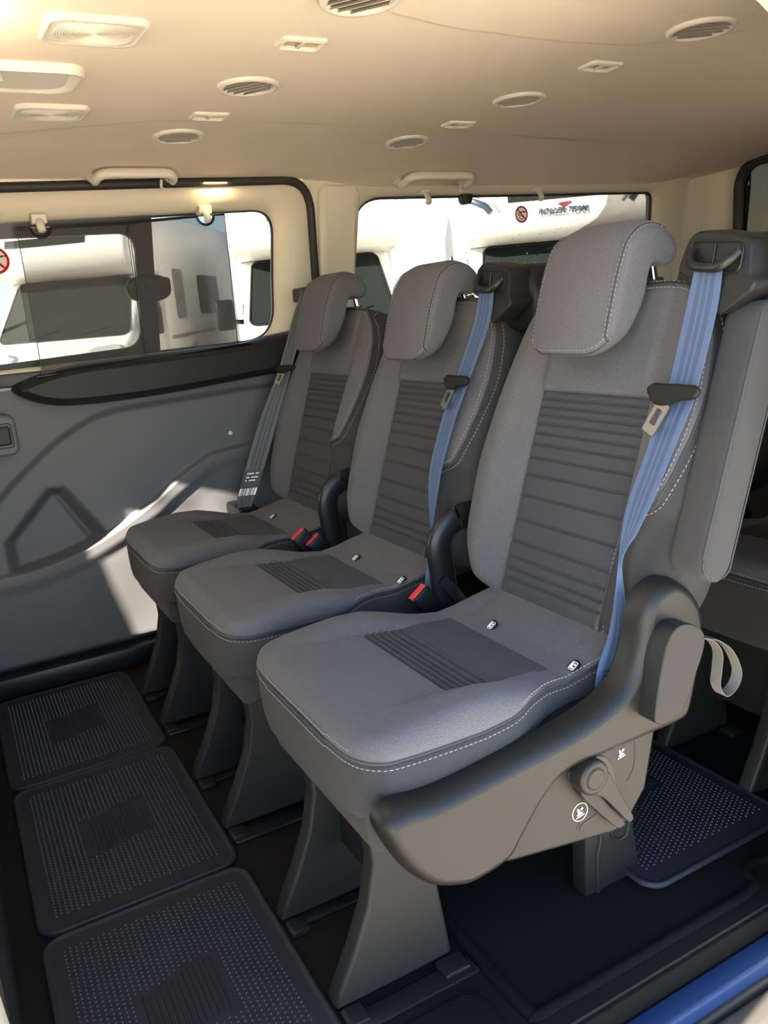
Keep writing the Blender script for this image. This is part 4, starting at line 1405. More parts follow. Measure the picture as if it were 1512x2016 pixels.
# ---------------- middle and far seats: hinge covers, buckles, belts
belt_outlet(mid)
ML = [(0.452, -0.174, 0.924), (0.440, -0.164, 0.859), (0.400, -0.147, 0.752), (0.377, -0.136, 0.692), (0.341, -0.138, 0.594), (0.318, -0.166, 0.488), (0.290, -0.185, 0.425), (0.284, -0.19, 0.37)]
MR = [(0.451, -0.216, 0.921), (0.440, -0.210, 0.858), (0.399, -0.188, 0.750), (0.378, -0.176, 0.691), (0.344, -0.172, 0.599), (0.319, -0.172, 0.487), (0.312, -0.20, 0.425), (0.308, -0.205, 0.37)]
link('seat_belt', ribbon('seat_belt', ML, MR, 0.0014, 10), [M['belt'], M['beltstripe']], mid, 'skylight-tinted grey belt webbing with two dark stripes')
tongue(mid, BK(-0.180, 0.318, 0.046), (0.0, -1, 0.0), (ST, 0, CT), (-CT, 0, ST), 0.92)
hinge_cover(mid, -0.214)
buckle(r3b, (0.245, -0.228, 0.425), 0.0, 0.62)
hinge_cover(far, -0.214)
buckle(mid, (0.252, -0.218, 0.414), 0.0, 0.62)
wb = ribbon('buckle_strap', [(0.286, -0.236, 0.425), (0.31, -0.236, 0.395), (0.33, -0.236, 0.365)], [(0.302, -0.236, 0.437), (0.328, -0.236, 0.407), (0.348, -0.236, 0.377)], 0.002, 6, False)
link('buckle_strap', wb, M['dkplastic'], mid)
buckle(far, (0.254, -0.226, 0.412), 0.0, 0.62)
buckle(far, (0.226, -0.213, 0.428), 0.0, 0.62)

# belt of the far seat comes from the pillar
fb = thing('pillar_seat_belt', (0.40, 1.17, 0.62), 'dark grey belt hanging from the far pillar beside the farthest seat', 'seat belt')
FLe = [(0.488, 1.178, 0.955), (0.462, 1.178, 0.905), (0.400, 1.175, 0.765), (0.330, 1.178, 0.635), (0.272, 1.182, 0.505), (0.243, 1.185, 0.435), (0.238, 1.187, 0.395)]
FRi = [(0.508, 1.150, 0.955), (0.484, 1.148, 0.905), (0.428, 1.150, 0.765), (0.374, 1.156, 0.635), (0.318, 1.160, 0.505), (0.286, 1.166, 0.435), (0.272, 1.170, 0.405)]
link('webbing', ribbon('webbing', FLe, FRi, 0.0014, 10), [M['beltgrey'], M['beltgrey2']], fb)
tongue(fb, (0.412, 1.150, 0.765), (0.5, -0.86, 0.0), (0.33, 0.1, 0.94), (-0.8, -0.55, 0.25), 0.8)
lb = link('belt_label', ribbon('belt_label', [(0.270, 1.1795, 0.505), (0.2405, 1.182, 0.435)], [(0.317, 1.1585, 0.505), (0.287, 1.163, 0.435)], 0.0012, 4, False), M['black'], fb, 'black label with a white barcode')
bm = bmesh.new()


def lbp(a, b):
    L0, L1 = Vector((0.270, 1.1795, 0.505)), Vector((0.2405, 1.182, 0.435)); R0, R1 = Vector((0.317, 1.1585, 0.505)), Vector((0.287, 1.163, 0.435))
    p = L0.lerp(L1, b).lerp(R0.lerp(R1, b), a)
    n_ = (R0 - L0).cross(L1 - L0).normalized()
    if n_.y > 0: n_ = -n_
    return p + n_ * 0.0014


xs_ = [0.04, 0.10, 0.13, 0.16, 0.20, 0.22, 0.28, 0.32, 0.36, 0.38, 0.43, 0.48, 0.50, 0.55, 0.60, 0.63, 0.68, 0.72, 0.75, 0.80, 0.84, 0.96]
for k in range(0, len(xs_) - 1, 2):
    bm.faces.new([bm.verts.new(lbp(a, b)) for a, b in ((xs_[k], 0.70), (xs_[k + 1], 0.70), (xs_[k + 1], 0.97), (xs_[k], 0.97))])
for b_ in (0.12, 0.26, 0.38):
    for k in range(7):
        if (k * 7 + int(b_ * 100)) % 5 == 0: continue
        bm.faces.new([bm.verts.new(lbp(a, b)) for a, b in ((0.2 + k * 0.09, b_), (0.27 + k * 0.09, b_), (0.27 + k * 0.09, b_ + 0.05), (0.2 + k * 0.09, b_ + 0.05))])
link('barcode', finish(bm, 'barcode', False), M['white'], lb)
link('pillar_anchor', prism_y('pillar_anchor', rrect(0.488, 0.512, 0.935, 0.972, 0.006), 1.160, 1.245, 0.004), M['black'], fb)
link('lower_anchor', prism_y('lower_anchor', rrect(0.236, 0.292, 0.345, 0.405, 0.010), 1.165, 1.285, 0.004), M['black'], fb)

# ================================================================== FLOOR MATS
def mat_meshes():
    W_, L_ = 0.328, 0.478
    out = rrect(0, W_, 0, L_, 0.034, 8)
    c = (W_ / 2, L_ / 2)

    def ins(d): return rrect(d, W_ - d, d, L_ - d, max(0.034 - d, 0.006), 8)
    lay = [[(p[0], p[1], z) for p in ins(d)] for d, z in ((0.0, 0.0), (0.0, 0.0055), (0.002, 0.0075), (0.0055, 0.0075), (0.0085, 0.005), (0.012, 0.005))]
    base = grid_mesh('mat_sheet', lay, closed_u=True, cap=True, ang=50)
    bm = bmesh.new()
    dx, dy = 0.0083, 0.0086
    nx, ny = int((W_ - 0.062) / dx), int((L_ - 0.082) / dy)
    for i in range(nx + 1):
        for j in range(ny + 1):
            x = 0.031 + i * dx; y = 0.041 + j * dy + (dy / 2 if i % 2 else 0)
            u, v = (x - c[0]) / 0.062, (y - c[1]) / 0.064
            wob = 0.18 * math.sin(2.2 * u)
            if abs(u) < 1.0 and abs(v - wob) < 1.0: continue
            r = 0.0016
            b = [bm.verts.new((x + r * math.cos(a), y + r * math.sin(a), 0.0048)) for a in np.linspace(0, 2 * PI, 7)[:-1]]
            t_ = [bm.verts.new((x + r * 0.55 * math.cos(a), y + r * 0.55 * math.sin(a), 0.0072)) for a in np.linspace(0, 2 * PI, 7)[:-1]]
            for k in range(6): bm.faces.new((b[k], b[(k + 1) % 6], t_[(k + 1) % 6], t_[k]))
            bm.faces.new(t_)
    studs = finish(bm, 'studs', True, 40)
    bm = bmesh.new()
    for k in range(13):
        u = -0.9 + 1.8 * k / 12
        x = c[0] + u * 0.056
        wob = 0.18 * math.sin(2.2 * u)
        y0, y1 = c[1] + (wob - 0.88) * 0.060, c[1] + (wob + 0.88) * 0.060
        prism_bm(bm, [(x - 0.0016, 0.0045), (x + 0.0016, 0.0045), (x + 0.0007, 0.0078), (x - 0.0007, 0.0078)], lambda p: (p[0], y0, p[1]), lambda p: (p[0], y1, p[1]))
    ribs = finish(bm, 'grip_ribs', True, 30)
    return base, studs, ribs


MB_, MS_, MR_ = mat_meshes()
for m_, k_ in ((MB_, 'matrub'), (MS_, 'stud'), (MR_, 'matrub')): m_.materials.append(M[k_])
GM = 'rubber mats on the floor'
for x, y, lab in ((-0.441, -0.196, 'nearest studded black rubber mat of the three in front of the seats'),
                  (-0.441, 0.288, 'middle studded black rubber mat of the three in front of the seats'),
                  (-0.443, 0.771, 'farthest studded black rubber mat, against the sliding door'),
                  (0.383, -0.163, 'studded black rubber mat behind the nearest seat, at the right edge')):
    t = thing('floor_mat', (x, y, 0.0008), lab, 'mat', GM)
    for nm, me in (('mat_sheet', MB_), ('studs', MS_), ('grip_ribs', MR_)):
        o = bpy.data.objects.new(nm, me); COL.objects.link(o); o.parent = t
        if nm == 'studs': o['kind'] = 'stuff'
    if x > 0: t.location.z = 0.0105

# raised carpet under and behind the nearest seat, with a rolled edge
cp = catmull([(0.096, -0.232), (0.50, -0.236)], 4) + catmull([(0.50, -0.236), (0.535, -0.228), (0.548, -0.205), (0.575, -0.195), (0.600, -0.205)], 5)[1:] + [np.array(p) for p in ((0.72, -0.215), (0.72, 1.20), (0.098, 1.20))]
tag(link('carpet_sheet', prism_z('carpet_sheet', [tuple(p) for p in cp], -0.004, 0.0015, 0.003, 3), M['carpet']), 'black carpet with a rolled edge under the nearest seat', 'carpet')
CPO = [o for o in COL.objects if o.name == 'carpet_sheet'][0]
link('carpet_edge', tube('carpet_edge', [(0.100, y, 0.002) for y in np.linspace(0.5, -0.20, 12)] + [(p[0], p[1], 0.002) for p in catmull([(0.100, -0.20), (0.106, -0.226), (0.14, -0.231), (0.50, -0.233)], 6)[1:]] + [(p[0], p[1] + 0.003, 0.002) for p in cp if 0.50 < p[0] < 0.715], 0.007, 8, flat=(0.0055, 0.009, (0, 0, 1))), M['carpet'], CPO)
cp2 = rrect(-0.40, 0.066, -0.60 + 0.36, -0.150, 0.03, 6)
tag(link('carpet_sheet', prism_z('carpet_sheet', cp2, 0.0, 0.006, 0.003, 2), M['carpet']), 'small black carpet piece by the doorway in front of the nearest foot', 'carpet')
for y in (-0.115, 0.105, 0.355, 0.575, 0.825, 1.045):
    o = link('floor_rail', box('floor_rail', (-0.106, y - 0.016, 0.0), (0.088, y + 0.016, 0.006), 0.002), M['black'], fl)
tag(link('paper_scrap', prism_z('paper_scrap', [(-0.030, 0.235), (-0.018, 0.232), (-0.016, 0.240), (-0.027, 0.243)], 0.0, 0.0015), M['vdecal']), 'tiny pale blue scrap on the dark floor between the seat feet', 'scrap')

# ================================================================== CEILING FITTINGS
def down(x, y): return float(ceil_z(x, y))


def slope(x, y):
    e = 0.01
    return Vector((-(down(x + e, y) - down(x - e, y)) / (2 * e), -(down(x, y + e) - down(x, y - e)) / (2 * e), 1)).normalized() * -1


def vent(x, y, ang, lab):
    t = thing('air_vent', (x, y, down(x, y)), lab, 'vent', 'round air vents in the ceiling')
    n_ = slope(x, y); c = Vector((x, y, down(x, y)))
    e1 = Vector((1, 0, 0)); e1 = (e1 - n_ * e1.dot(n_)).normalized(); e2 = n_.cross(e1)

    def ringloop(r, h): return [tuple(c + e1 * r * math.cos(a) + e2 * r * math.sin(a) + n_ * h) for a in np.linspace(0, 2 * PI, 41)[:-1]]
    link('bezel', grid_mesh('bezel', [ringloop(r, h) for r, h in ((0.0535, 0.0), (0.053, 0.003), (0.051, 0.0055), (0.0455, 0.0065), (0.0425, 0.005), (0.0415, 0.001))], closed_u=True, ang=50), M['vent'], t)
    bm = bmesh.new()
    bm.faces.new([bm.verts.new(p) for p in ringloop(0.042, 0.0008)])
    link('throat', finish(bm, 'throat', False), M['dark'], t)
    d = (e1 * math.cos(ang) + e2 * math.sin(ang)); p_ = n_.cross(d)
    for k in (-2, -1, 0, 1, 2):
        o_ = k * 0.0155
        hl = math.sqrt(0.0415 ** 2 - o_ ** 2)
        bm = bmesh.new()
        q = c + p_ * o_
        prism_bm(bm, [(-0.0028, 0.001), (-0.0012, 0.001), (0.0050, 0.0062), (0.0028, 0.0062)], lambda s: tuple(q - d * hl + p_ * s[0] + n_ * s[1]), lambda s: tuple(q + d * hl + p_ * s[0] + n_ * s[1]))
        link('slat', finish(bm, 'slat'), M['vent'], t)


for x, y, a, lab in ((0.142, 0.085, 0.9, 'round ceiling vent cut off by the top edge of the photo'),
                     (0.143, 0.507, 0.9, 'round ceiling vent with slanted slats between two square lamps, left of centre'),
                     (0.127, 0.898, 0.2, 'round ceiling vent above the left grab handle'),
                     (0.729, 0.060, 0.5, 'large round ceiling vent at the top right near the doorway'),
                     (0.722, 0.508, 0.5, 'round ceiling vent at centre right, between the two dim lamps'),
                     (0.691, 0.905, 0.4, 'round ceiling vent above the right grab handle')):
    vent(x, y, a, lab)


def lamp(x, y, lab, w=0.036, h=0.024):
    t = thing('reading_lamp', (x, y, down(x, y)), lab, 'lamp', 'unlit lamps in the ceiling')
    z = down(x, y)

    def lp(a, b, dz): return [(p[0], p[1], down(p[0], p[1]) - dz) for p in rrect(x - a, x + a, y - b, y + b, 0.007, 4)]
    link('lamp_frame', grid_mesh('lamp_frame', [lp(w, h, -0.001), lp(w - 0.001, h - 0.001, 0.004), lp(w - 0.005, h - 0.005, 0.006), lp(w - 0.007, h - 0.007, 0.004), lp(w - 0.008, h - 0.008, 0.0005)], closed_u=True, ang=50), M['vent'], t)
    bm = bmesh.new(); bm.faces.new([bm.verts.new(p) for p in lp(w - 0.008, h - 0.008, 0.0008)])
    link('reflector', finish(bm, 'reflector', False), M['lampin'], t)
    bm = bmesh.new(); bm.faces.new([bm.verts.new(p) for p in lp(w - 0.0075, h - 0.0075, 0.0032)])
    link('lens', finish(bm, 'lens', False), M['lens'], t)
    link('lens_bar', box('lens_bar', (x - 0.003, y - h + 0.007, z - 0.0045), (x + 0.003, y + h - 0.007, z - 0.001), 0.001), M['vent'], t)


lamp(0.143, 0.277, 'rectangular ceiling lamp at top centre, nearest left lamp')
lamp(0.139, 0.717, 'small rectangular ceiling lamp above the third round vent on the left')
lamp(0.724, 0.277, 'rectangular ceiling lamp at the upper right, below the large vent')
lamp(0.718, 0.722, 'faint rectangular ceiling lamp above the right grab handle')


def speaker(x0, x1, y0, y1, lab):
    t = thing('ceiling_speaker', ((x0 + x1) / 2, (y0 + y1) / 2, 1.288), lab, 'speaker', 'oblong speakers in the ceiling')

    def lp(d, dz): return [(p[0], p[1], down(p[0], p[1]) - dz - 0.006 * (p[1] - y0) / (y1 - y0) * (-1) * (1 if dz > 0.004 else 0)) for p in rrect(x0 + d, x1 - d, y0 + d, y1 - d, 0.022, 6)]
    link('speaker_rim', grid_mesh('speaker_rim', [lp(0, -0.001), lp(0.0005, 0.006), lp(0.003, 0.0085), lp(0.006, 0.0085), lp(0.0085, 0.007)], closed_u=True, ang=50), M['vent'], t)
    bm = bmesh.new(); bm.faces.new([bm.verts.new(p) for p in lp(0.0080, 0.0073)])
    g_ = link('grille', finish(bm, 'grille', False), M['vent'], t)
    bm = bmesh.new()
    cx, cy = (x0 + x1) / 2, (y0 + y1) / 2
    for k in range(1, 22):
        rx, ry = 0.0036 * k, 0.0036 * k
        pts = []
        for a in np.linspace(0, 2 * PI, 49)[:-1]:
            px, py = cx + rx * math.cos(a), cy + ry * math.sin(a)
            if x0 + 0.013 < px < x1 - 0.013 and y0 + 0.013 < py < y1 - 0.013:
                pts.append((px, py))
            else:
                if len(pts) > 2: tube_bm(bm, [(p[0], p[1], down(*p) - 0.0075 + 0.006 * (p[1] - y0) / (y1 - y0)) for p in pts], 0.0007, 4)
                pts = []
        if len(pts) > 2: tube_bm(bm, [(p[0], p[1], down(*p) - 0.0075 + 0.006 * (p[1] - y0) / (y1 - y0)) for p in pts], 0.0007, 4)
    o = link('grille_rings', finish(bm, 'grille_rings'), M['vent'], t)
    o['kind'] = 'stuff'


speaker(-0.214, -0.083, 0.232, 0.352, 'large oblong ceiling speaker in the top left corner')
speaker(-0.212, -0.086, 0.672, 0.792, 'smaller oblong ceiling speaker near the left edge, above the door window')

# scooped housing between the two speakers
sc_ = thing('ceiling_scoop', (-0.22, 0.52, 1.288), 'scooped beige ceiling housing at the left edge between the two speakers', 'housing')


def slp(d, dz, tilt=0.0): return [(p[0], p[1], 1.288 - dz - tilt * (0.605 - p[1])) for p in rrect(-0.36 + d, -0.130 - d, 0.440 + d * 0.6, 0.600 - d * 0.6, 0.034, 7)]


link('scoop_rim', grid_mesh('scoop_rim', [slp(0, -0.001), slp(0.001, 0.003, 0.03), slp(0.004, 0.004, 0.06), slp(0.008, 0.004, 0.06), slp(0.013, 0.003, 0.04), slp(0.020, -0.006), slp(0.034, -0.022), slp(0.055, -0.031), slp(0.070, -0.033)], closed_u=True, cap=True, ang=50), M['vent'], sc_)
link('scoop_knob', tube('scoop_knob', [(-0.262, 0.50, 1.285), (-0.255, 0.497, 1.268)], [0.016, 0.013], 14), M['lampin'], sc_)


def grab(x0, x1, lab):
    y = 1.150
    t = thing('grab_handle', ((x0 + x1) / 2, y, down((x0 + x1) / 2, y)), lab, 'handle', 'grab handles above the windows')
    zc = lambda x: down(x, y)
    zb = lambda x: down(x, y - 0.055) - 0.017
    pts = catmull([(x0 + 0.008, y + 0.012, zc(x0) - 0.002), (x0 + 0.009, y - 0.012, zc(x0) - 0.016), (x0 + 0.014, y - 0.042, zb(x0) - 0.004), (x0 + 0.036, y - 0.055, zb(x0)), ((x0 + x1) / 2, y - 0.057, zb((x0 + x1) / 2)), (x1 - 0.036, y - 0.055, zb(x1)), (x1 - 0.014, y - 0.042, zb(x1) - 0.004), (x1 - 0.009, y - 0.012, zc(x1) - 0.016), (x1 - 0.008, y + 0.012, zc(x1) - 0.002)], 6)
    link('grip_bar', tube('grip_bar', pts, 0.01, 14, flat=(0.0125, 0.0095, (0, 0.6, 0.8))), M['vent'], t)
    for xx in (x0 + 0.009, x1 - 0.009):
        link('mount', tube('mount', [(xx, y + 0.018, zc(xx) - 0.002), (xx, y - 0.004, zc(xx) - 0.012)], [0.015, 0.0115], 14), M['vent'], t)
    link('coat_hook', tube('coat_hook', catmull([(x1 - 0.040, y - 0.030, zc(x1) - 0.018), (x1 - 0.040, y - 0.022, zc(x1) - 0.034), (x1 - 0.036, y - 0.030, zc(x1) - 0.040)], 4), 0.0035, 8), M['vent'], t)


grab(-0.020, 0.178, 'beige grab handle above the sliding door window, on the left')
grab(0.800, 1.030, 'beige grab handle above the rear side window, centre right')

# small lit lamp above the door
lt_ = thing('door_lamp', (0.285, 1.192, 1.244), 'small glowing lamp above the sliding door window', 'lamp')
link('lamp_base', prism_y('lamp_base', rrect(0.240, 0.335, 1.236, 1.250, 0.005), 1.176, 1.200, 0.002), M['vent'], lt_)
link('lit_lens', prism_y('lit_lens', rrect(0.255, 0.320, 1.2385, 1.246, 0.003), 1.172, 1.177, 0.001), M['lit'], lt_, 'glowing lens')
pl = bpy.data.lights.new('lamp_glow', 'AREA')
pl.shape = 'RECTANGLE'; pl.size = 0.06; pl.size_y = 0.01
pl.energy = 0.06; pl.color = (1.0, 0.74, 0.36)
po = bpy.data.objects.new('lamp_glow', pl); COL.objects.link(po)
po.location = Vector((0.287, 1.168, 1.238)) - Vector(lt_.location); po.parent = lt_
po.rotation_euler = (math.radians(25), 0, 0)

# dome lamp of the front compartment, just outside the frame on the left
dm = thing('dome_lamp', (-0.42, 0.24, 1.288), 'bright front dome lamp on the ceiling past the top left corner', 'lamp')
link('dome_frame', prism_z('dome_frame', rrect(-0.46, -0.31, 0.17, 0.31, 0.02), 1.272, 1.29, 0.006), M['vent'], dm)
link('dome_lens', prism_z('dome_lens', rrect(-0.45, -0.32, 0.18, 0.30, 0.012), 1.238, 1.274, 0.006), M['domelit'], dm)


# ================================================================== SUN BLINDS AND HOOKS
def hook(x, lab, z=None, rear=False):
    z = z if z else 1.172
    y = float(wy(z)) - 0.012
    t = thing('blind_hook', (x, y, z), lab, 'hook', 'blind hooks above the windows')
    if not rear:
        link('hook_base', prism_y('hook_base', rrect(x - 0.017, x + 0.017, z - 0.010, z + 0.012, 0.004), y + 0.022, y - 0.012, 0.003), M['vent'], t)
    else:
        link('hook_base', prism_y('hook_base', rrect(x - 0.016, x + 0.016, z - 0.002, z + 0.014, 0.004), y + 0.012, y - 0.006, 0.003), M['vent'], t)
    link('hook_finger', tube('hook_finger', catmull([(x, y - 0.006, z), (x - 0.001, y - 0.018, z - 0.012), (x, y - 0.020, z - 0.022), (x + 0.002, y - 0.012, z - 0.026)], 4), 0.008 if rear else 0.0055, 10, flat=(0.009, 0.006, (1, 0, 0))), M['vent'], t)


hook(-0.139, 'beige hook holding the left sun blind', 1.165)
hook(0.256, 'beige hook holding the right sun blind, below the glowing lamp', 1.176)
hook(0.910, 'empty beige hook at the left part of the rear side window', 1.206, True)
hook(1.318, 'empty beige hook above the no-smoking sign', 1.209, True)


def blind(x0, x1, hx, zt0, zt1, zb0, zb1, lab):
    t = thing('sun_blind', ((x0 + x1) / 2, 1.215, 0.80), lab, 'blind', 'mesh sun blinds on the door window')
    r_ = 0.022
    yt, yb = 1.193, 1.214

    def P_(x, f):
        a = (x - x0) / (x1 - x0)
        zt = zt0 + (zt1 - zt0) * a; zb = zb0 + (zb1 - zb0) * a
        return (x, yt + (yb - yt) * f, zt + (zb - zt) * f)
    rows = []
    top = []
    xs_ = np.unique(np.concatenate([np.linspace(x0, x1, 12), hx + r_ * np.cos(np.linspace(0, PI, 15))]))
    for x in xs_:
        dz = math.sqrt(max(0.0, r_ * r_ - (x - hx) ** 2))
        a = (x - x0) / (x1 - x0)
        H = (zt0 + (zt1 - zt0) * a) - (zb0 + (zb1 - zb0) * a)
        top.append(dz / H)
    rows = [[P_(x, f0 + (1 - f0) * g) for x, f0 in zip(xs_, top)] for g in np.linspace(0, 1, 9)]
    link('mesh_screen', grid_mesh('mesh_screen', rows, ang=80), M['screen'], t, 'see-through dark mesh cloth')
    segs = [[P_(x, 0) for x in (x0, hx - r_)], [P_(x, 0) for x in (hx + r_, x1)]]
    arc = [(hx + r_ * math.cos(a), yt + 0.001, P_(hx, 0)[2] - r_ * math.sin(a)) for a in np.linspace(0, PI, 17)]
    bm = bmesh.new()
    for s_ in segs: tube_bm(bm, s_, 0.0035, 8)
    tube_bm(bm, arc, 0.0035, 8)
    link('top_rail', finish(bm, 'top_rail'), M['black'], t)
    link('pull_rod', tube('pull_rod', [P_(hx - r_ - 0.004, 0), P_(hx + r_ + 0.004, 0)], 0.0015, 6), M['steel'], t)
    for xx in (x0, x1):
        link('side_hem', tube('side_hem', [P_(xx, 0), P_(xx, 1)], 0.0011, 6), M['black'], t)


blind(-0.190, 0.058, -0.139, 1.146, 1.151, 0.798, 0.811, 'left dark mesh sun blind pulled up over the door window')
blind(0.062, 0.307, 0.256, 1.152, 1.167, 0.811, 0.822, 'right dark mesh sun blind pulled up over the door window')


def no_smoking(x, z, r, dy, lab):
    y = float(wy(z)) + dy
    t = thing('no_smoking_sign', (x, y, z), lab, 'sign', 'round no-smoking stickers')
    bm = bmesh.new()
    bm.faces.new([bm.verts.new((x + r * math.cos(a), y, z + r * math.sin(a))) for a in np.linspace(0, 2 * PI, 37)[:-1]])
    link('sticker_face', finish(bm, 'sticker_face', False), M['sticker'], t)
    R_ = lambda q, d: [(x + q * math.cos(a), y - d, z + q * math.sin(a)) for a in np.linspace(0, 2 * PI, 37)[:-1]]
    link('red_ring', grid_mesh('red_ring', [R_(r, 0.0004), R_(r * 0.80, 0.0004)], closed_u=True), M['stickred'], t)

    def quad(bm, pts, d): bm.faces.new([bm.verts.new((x + r * a, y - d, z + r * b)) for a, b in pts])
    bm = bmesh.new(); quad(bm, [(-0.62, 0.50), (-0.50, 0.62), (0.62, -0.50), (0.50, -0.62)], 0.0006)
    link('red_bar', finish(bm, 'red_bar', False), M['stickred'], t)
    bm = bmesh.new(); quad(bm, [(-0.15, 0.18), (0.62, 0.22), (0.62, 0.36), (-0.15, 0.32)], 0.0005)
    quad(bm, [(0.66, 0.22), (0.74, 0.22), (0.74, 0.36), (0.66, 0.36)], 0.0005)
    link('cigarette', finish(bm, 'cigarette', False), M['blackprint'], t)
    bm = bmesh.new()
    hand = catmull([(-0.55, 0.12), (-0.25, 0.10), (-0.30, -0.10), (0.05, -0.22), (0.20, -0.45), (-0.02, -0.60), (-0.25, -0.42), (-0.35, -0.25), (-0.45, -0.05)], 4, True)
    tube_bm(bm, [(x + r * p[0], y - 0.0005, z + r * p[1]) for p in hand], r * 0.035, 5, True)
    link('hand_outline', finish(bm, 'hand_outline'), M['blackprint'], t)


no_smoking(1.290, 1.148, 0.0255, 0.022, 'round red no-smoking sticker on the rear side window')
no_smoking(-0.243, 1.083, 0.031, 0.024, 'round red no-smoking sticker cut by the left edge of the photo')


# ================================================================== MOTORHOMES OUTSIDE
def motorhome(loc, rz, sc, label, L=6.0, W=2.1, lettered=False):
    t = thing('motorhome', (0, 0, 0), label, 'motorhome', 'white motorhomes parked outside')
    hw = W / 2
    # living body
    bp = catmull([(1.75, 0.45), (1.75, 2.0), (1.55, 2.2), (1.55, 2.72), (1.75, 2.85), (L - 0.15, 2.85), (L, 2.7), (L, 0.45)], 1)
    link('body', prism_x('body', [tuple(p) for p in bp], -hw, hw, 0.05, 3), M['vwhite'], t)
    # cab-over bulge
    ov = catmull([(1.9, 2.02), (1.05, 2.03), (0.78, 2.10), (0.62, 2.28), (0.66, 2.50), (0.95, 2.74), (1.5, 2.86), (1.9, 2.87)], 5)
    ob = link('overcab', prism_x('overcab', [tuple(p) for p in ov], -hw * 0.98, hw * 0.98, 0.10, 4), M['vwhite'], t)
    # cab
    cw = 0.95
    cb = [(0.02, 0.35), (0.0, 0.60), (0.06, 0.86), (0.22, 1.03), (0.62, 1.22), (1.30, 2.04), (1.9, 2.05), (1.9, 0.35)]
    ca = link('cab', prism_x('cab', cb, -cw, cw, 0.09, 4), M['vwhite'], t)
    # windscreen on the raked face, rounded corners
    a, b = Vector((0, 0.648, 1.254)), Vector((0, 1.262, 1.994))
    n_ = Vector((0, -(b.z - a.z), b.y - a.y)).normalized()

    def wsq(sc_, d):
        out_ = []
        for p in rrect(-1, 1, 0, 1, 0.10, 5):
            w_ = 0.87 - 0.10 * p[1]
            q = a.lerp(b, 0.5 + (p[1] - 0.5) * sc_) + n_ * d
            out_.append((p[0] * w_ * sc_, q.y, q.z))
        return out_
    ws = link('windscreen', grid_mesh('windscreen', [wsq(1.0, -0.01), wsq(1.0, 0.012), wsq(0.985, 0.016), wsq(0.94, 0.016)], closed_u=True, cap=True, ang=40), M['vglass'], t, 'dark raked windscreen')
    link('windscreen_seal', tube('windscreen_seal', wsq(1.01, 0.010), 0.016, 6, True), M['black'], ws)
    for xx in (-0.42, 0.25):
        p0 = a.lerp(b, 0.02) + n_ * 0.03; p1 = a.lerp(b, 0.30) + n_ * 0.03
        link('wiper', tube('wiper', [(xx, p0.y, p0.z), (xx + 0.35, p1.y * 0.4 + p0.y * 0.6, p1.z * 0.4 + p0.z * 0.6)], 0.010, 6), M['black'], ws)
    link('dash_card', prism_x('dash_card', [(0.95, 1.30), (1.0, 1.30), (1.1, 1.42), (1.05, 1.42)], -0.25, 0.05), M['vwhite'], ca)
    for s in (-1, 1):
        sw_ = [(1.02, 1.30), (1.72, 1.30), (1.72, 1.92), (1.42, 1.92)]
        link('side_window', prism_x('side_window', sw_, s * (cw - 0.02), s * (cw + 0.012), 0.008), M['vglass'], t)
        link('door_seam', tube('door_seam', [(s * (cw + 0.003), y, z) for y, z in ((0.98, 0.55), (0.96, 1.27), (1.40, 1.97), (1.76, 1.97), (1.76, 0.55))], 0.008, 5), M['vgrey'], t)
        link('headlight', grid_mesh('headlight', [[(s * (0.50 + 0.38 * p[0]), (0.12 + 0.16 * p[0] + 0.10 * p[1]) + d, 0.86 + 0.26 * p[1] + 0.03 * p[0]) for p in rrect(0, 1, 0, 1, 0.25, 4)] for d in (0.06, -0.035)], closed_u=True, cap=True, ang=40), M['vlight'], t)
        mi = link('door_mirror', prism_x('door_mirror', [tuple(p) for p in rrect(0.78, 0.90, 1.22, 1.58, 0.05)], s * (cw + 0.10), s * (cw + 0.32), 0.03), M['black'], t)
        link('mirror_arm', tube('mirror_arm', [(s * (cw - 0.02), 0.98, 1.30), (s * (cw + 0.16), 0.85, 1.32)], 0.03, 8), M['black'], mi)
        for yy in (0.95, L - 1.3):
            wl_ = link('wheel', prism_x('wheel', [(yy + 0.33 * math.cos(q), 0.33 + 0.33 * math.sin(q)) for q in np.linspace(0, 2 * PI, 25)[:-1]], s * (cw - 0.16), s * (cw + 0.03), 0.03), M['black'], t)
            link('wheel_rim', prism_x('wheel_rim', [(yy + 0.19 * math.cos(q), 0.33 + 0.19 * math.sin(q)) for q in np.linspace(0, 2 * PI, 19)[:-1]], s * (cw + 0.01), s * (cw + 0.045), 0.01), M['vgrey'], wl_)
        # windows, stripes and vents on the living body
        if L > 5:
            link('body_window', prism_x('body_window', rrect(3.3, 4.4, 1.45, 2.05, 0.08), s * (hw - 0.01), s * (hw + 0.02), 0.008), M['vglass'], t)
        link('body_window', prism_x('body_window', rrect(2.15, 2.55, 1.40, 2.10, 0.06), s * (hw - 0.01), s * (hw + 0.02), 0.008), M['vgrey'], t)
        link('body_stripe', prism_x('body_stripe', [(1.80, 1.12), (L - 0.1, 1.22), (L - 0.1, 1.26), (1.80, 1.17)], s * (hw - 0.01), s * (hw + 0.006)), M['vgrey'], t)
        link('body_stripe', prism_x('body_stripe', [(1.85, 0.70), (2.9, 0.98), (2.9, 1.06), (1.85, 0.80)], s * (hw - 0.01), s * (hw + 0.006)), M['vgrey'], t)
    link('grille', prism_x('grille', rrect(-0.02, 0.06, 0.52, 0.78, 0.02), -0.50, 0.50, 0.01), M['black'], t)
    gr = link('hood_vent', prism_y('hood_vent', [(-0.30, 0.965), (0.30, 0.965), (0.30, 1.0), (-0.30, 1.0)], 0.13, 0.25), M['black'], t)
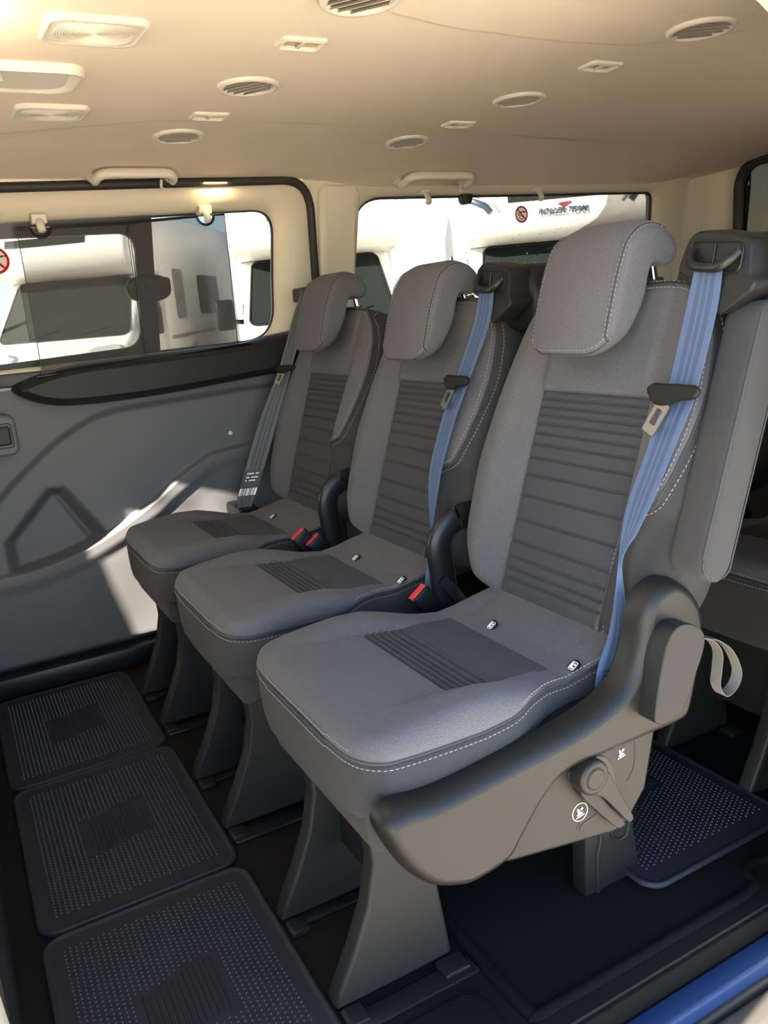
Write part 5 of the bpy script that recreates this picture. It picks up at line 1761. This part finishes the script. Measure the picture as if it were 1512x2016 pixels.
    link('bumper', prism_y('bumper', rrect(-0.93, 0.93, 0.30, 0.52, 0.05), -0.06, 0.30, 0.03), M['vgrey'], t)
    # roof-light strip and decals on the overcab front
    link('roof_light', prism_x('roof_light', [(0.66, 2.405), (0.68, 2.50), (0.64, 2.51), (0.602, 2.41)], -0.55, 0.50, 0.004), M['vglass'], ob)
    for s in (-1, 1):
        if lettered:
            for k in (0, 1):
                o0 = 0.0 if k == 0 else 0.09
                y0 = 0.60
                pts = [(s * (1.00 - o0), 0.70, 2.56), (s * (0.96 - o0), 0.625, 2.47), (s * (0.80 - o0), 0.606, 2.40), (s * (0.74 - o0), 0.606, 2.33)]
                link('decal', tube('decal', pts, 0.03, 6, flat=(0.035 if k == 0 else 0.014, 0.012, (0, 0, 1))), M['vdecal'] if k == 0 else M['vgrey'], ob)
    if lettered:
        cu = bpy.data.curves.new('letters', 'FONT')
        cu.body = 'ROLLER TEAM'
        cu.align_x = 'CENTER'; cu.size = 0.080; cu.offset = 0.0022; cu.shear = 0.28; cu.extrude = 0.004
        cu.space_character = 1.02
        tmp = bpy.data.objects.new('letters_tmp', cu); COL.objects.link(tmp)
        bpy.context.view_layer.update()
        me = bpy.data.meshes.new_from_object(tmp.evaluated_get(bpy.context.evaluated_depsgraph_get()))
        bpy.data.objects.remove(tmp)
        me.transform(Matrix.Translation((0.02, 0.598, 2.262)) @ Matrix.Rotation(math.radians(90), 4, 'X'))
        link('lettering', me, M['vdecal'], ob, 'dark slanted brand lettering')
        bm = bmesh.new()
        for poly in ([(-0.20, 0.0), (0.16, 0.06), (0.10, 0.0), (-0.05, -0.02)], [(-0.13, -0.035), (0.09, -0.012), (0.03, -0.05), (-0.03, -0.055)], [(-0.06, -0.07), (0.02, -0.06), (-0.03, -0.10), (-0.05, -0.10)], [(-0.26, 0.035), (0.19, 0.085), (0.17, 0.068), (-0.1, 0.03)]):
            bm.faces.new([bm.verts.new((p[0] * 0.48 + 0.05, 0.599, 2.345 + p[1] * 0.42)) for p in poly])
        link('wing_logo', finish(bm, 'wing_logo', False), M['signred'], ob, 'dark red swept wing logo')
    t.location = loc
    t.rotation_euler = (0, 0, rz)
    t.scale = (sc, sc, sc)
    return t


motorhome((0.893, 11.087, -0.55), math.radians(-33.4), 1.10, 'white motorhome with a dark windscreen seen through the left sun blind')
motorhome((3.877, 8.321, -0.55), math.radians(-20.8), 1.08, 'white motorhome seen between the door window and the middle headrest')
motorhome((13.8, 21.9, -0.55), math.radians(152), 1.38, 'plain white rear of a tall motorhome farthest back, above the middle headrest')
motorhome((5.419, 5.682, -0.55), math.radians(-31.1), 1.0, 'white motorhome with lettering and wing logo above its windscreen', 6.0, 2.1, True)
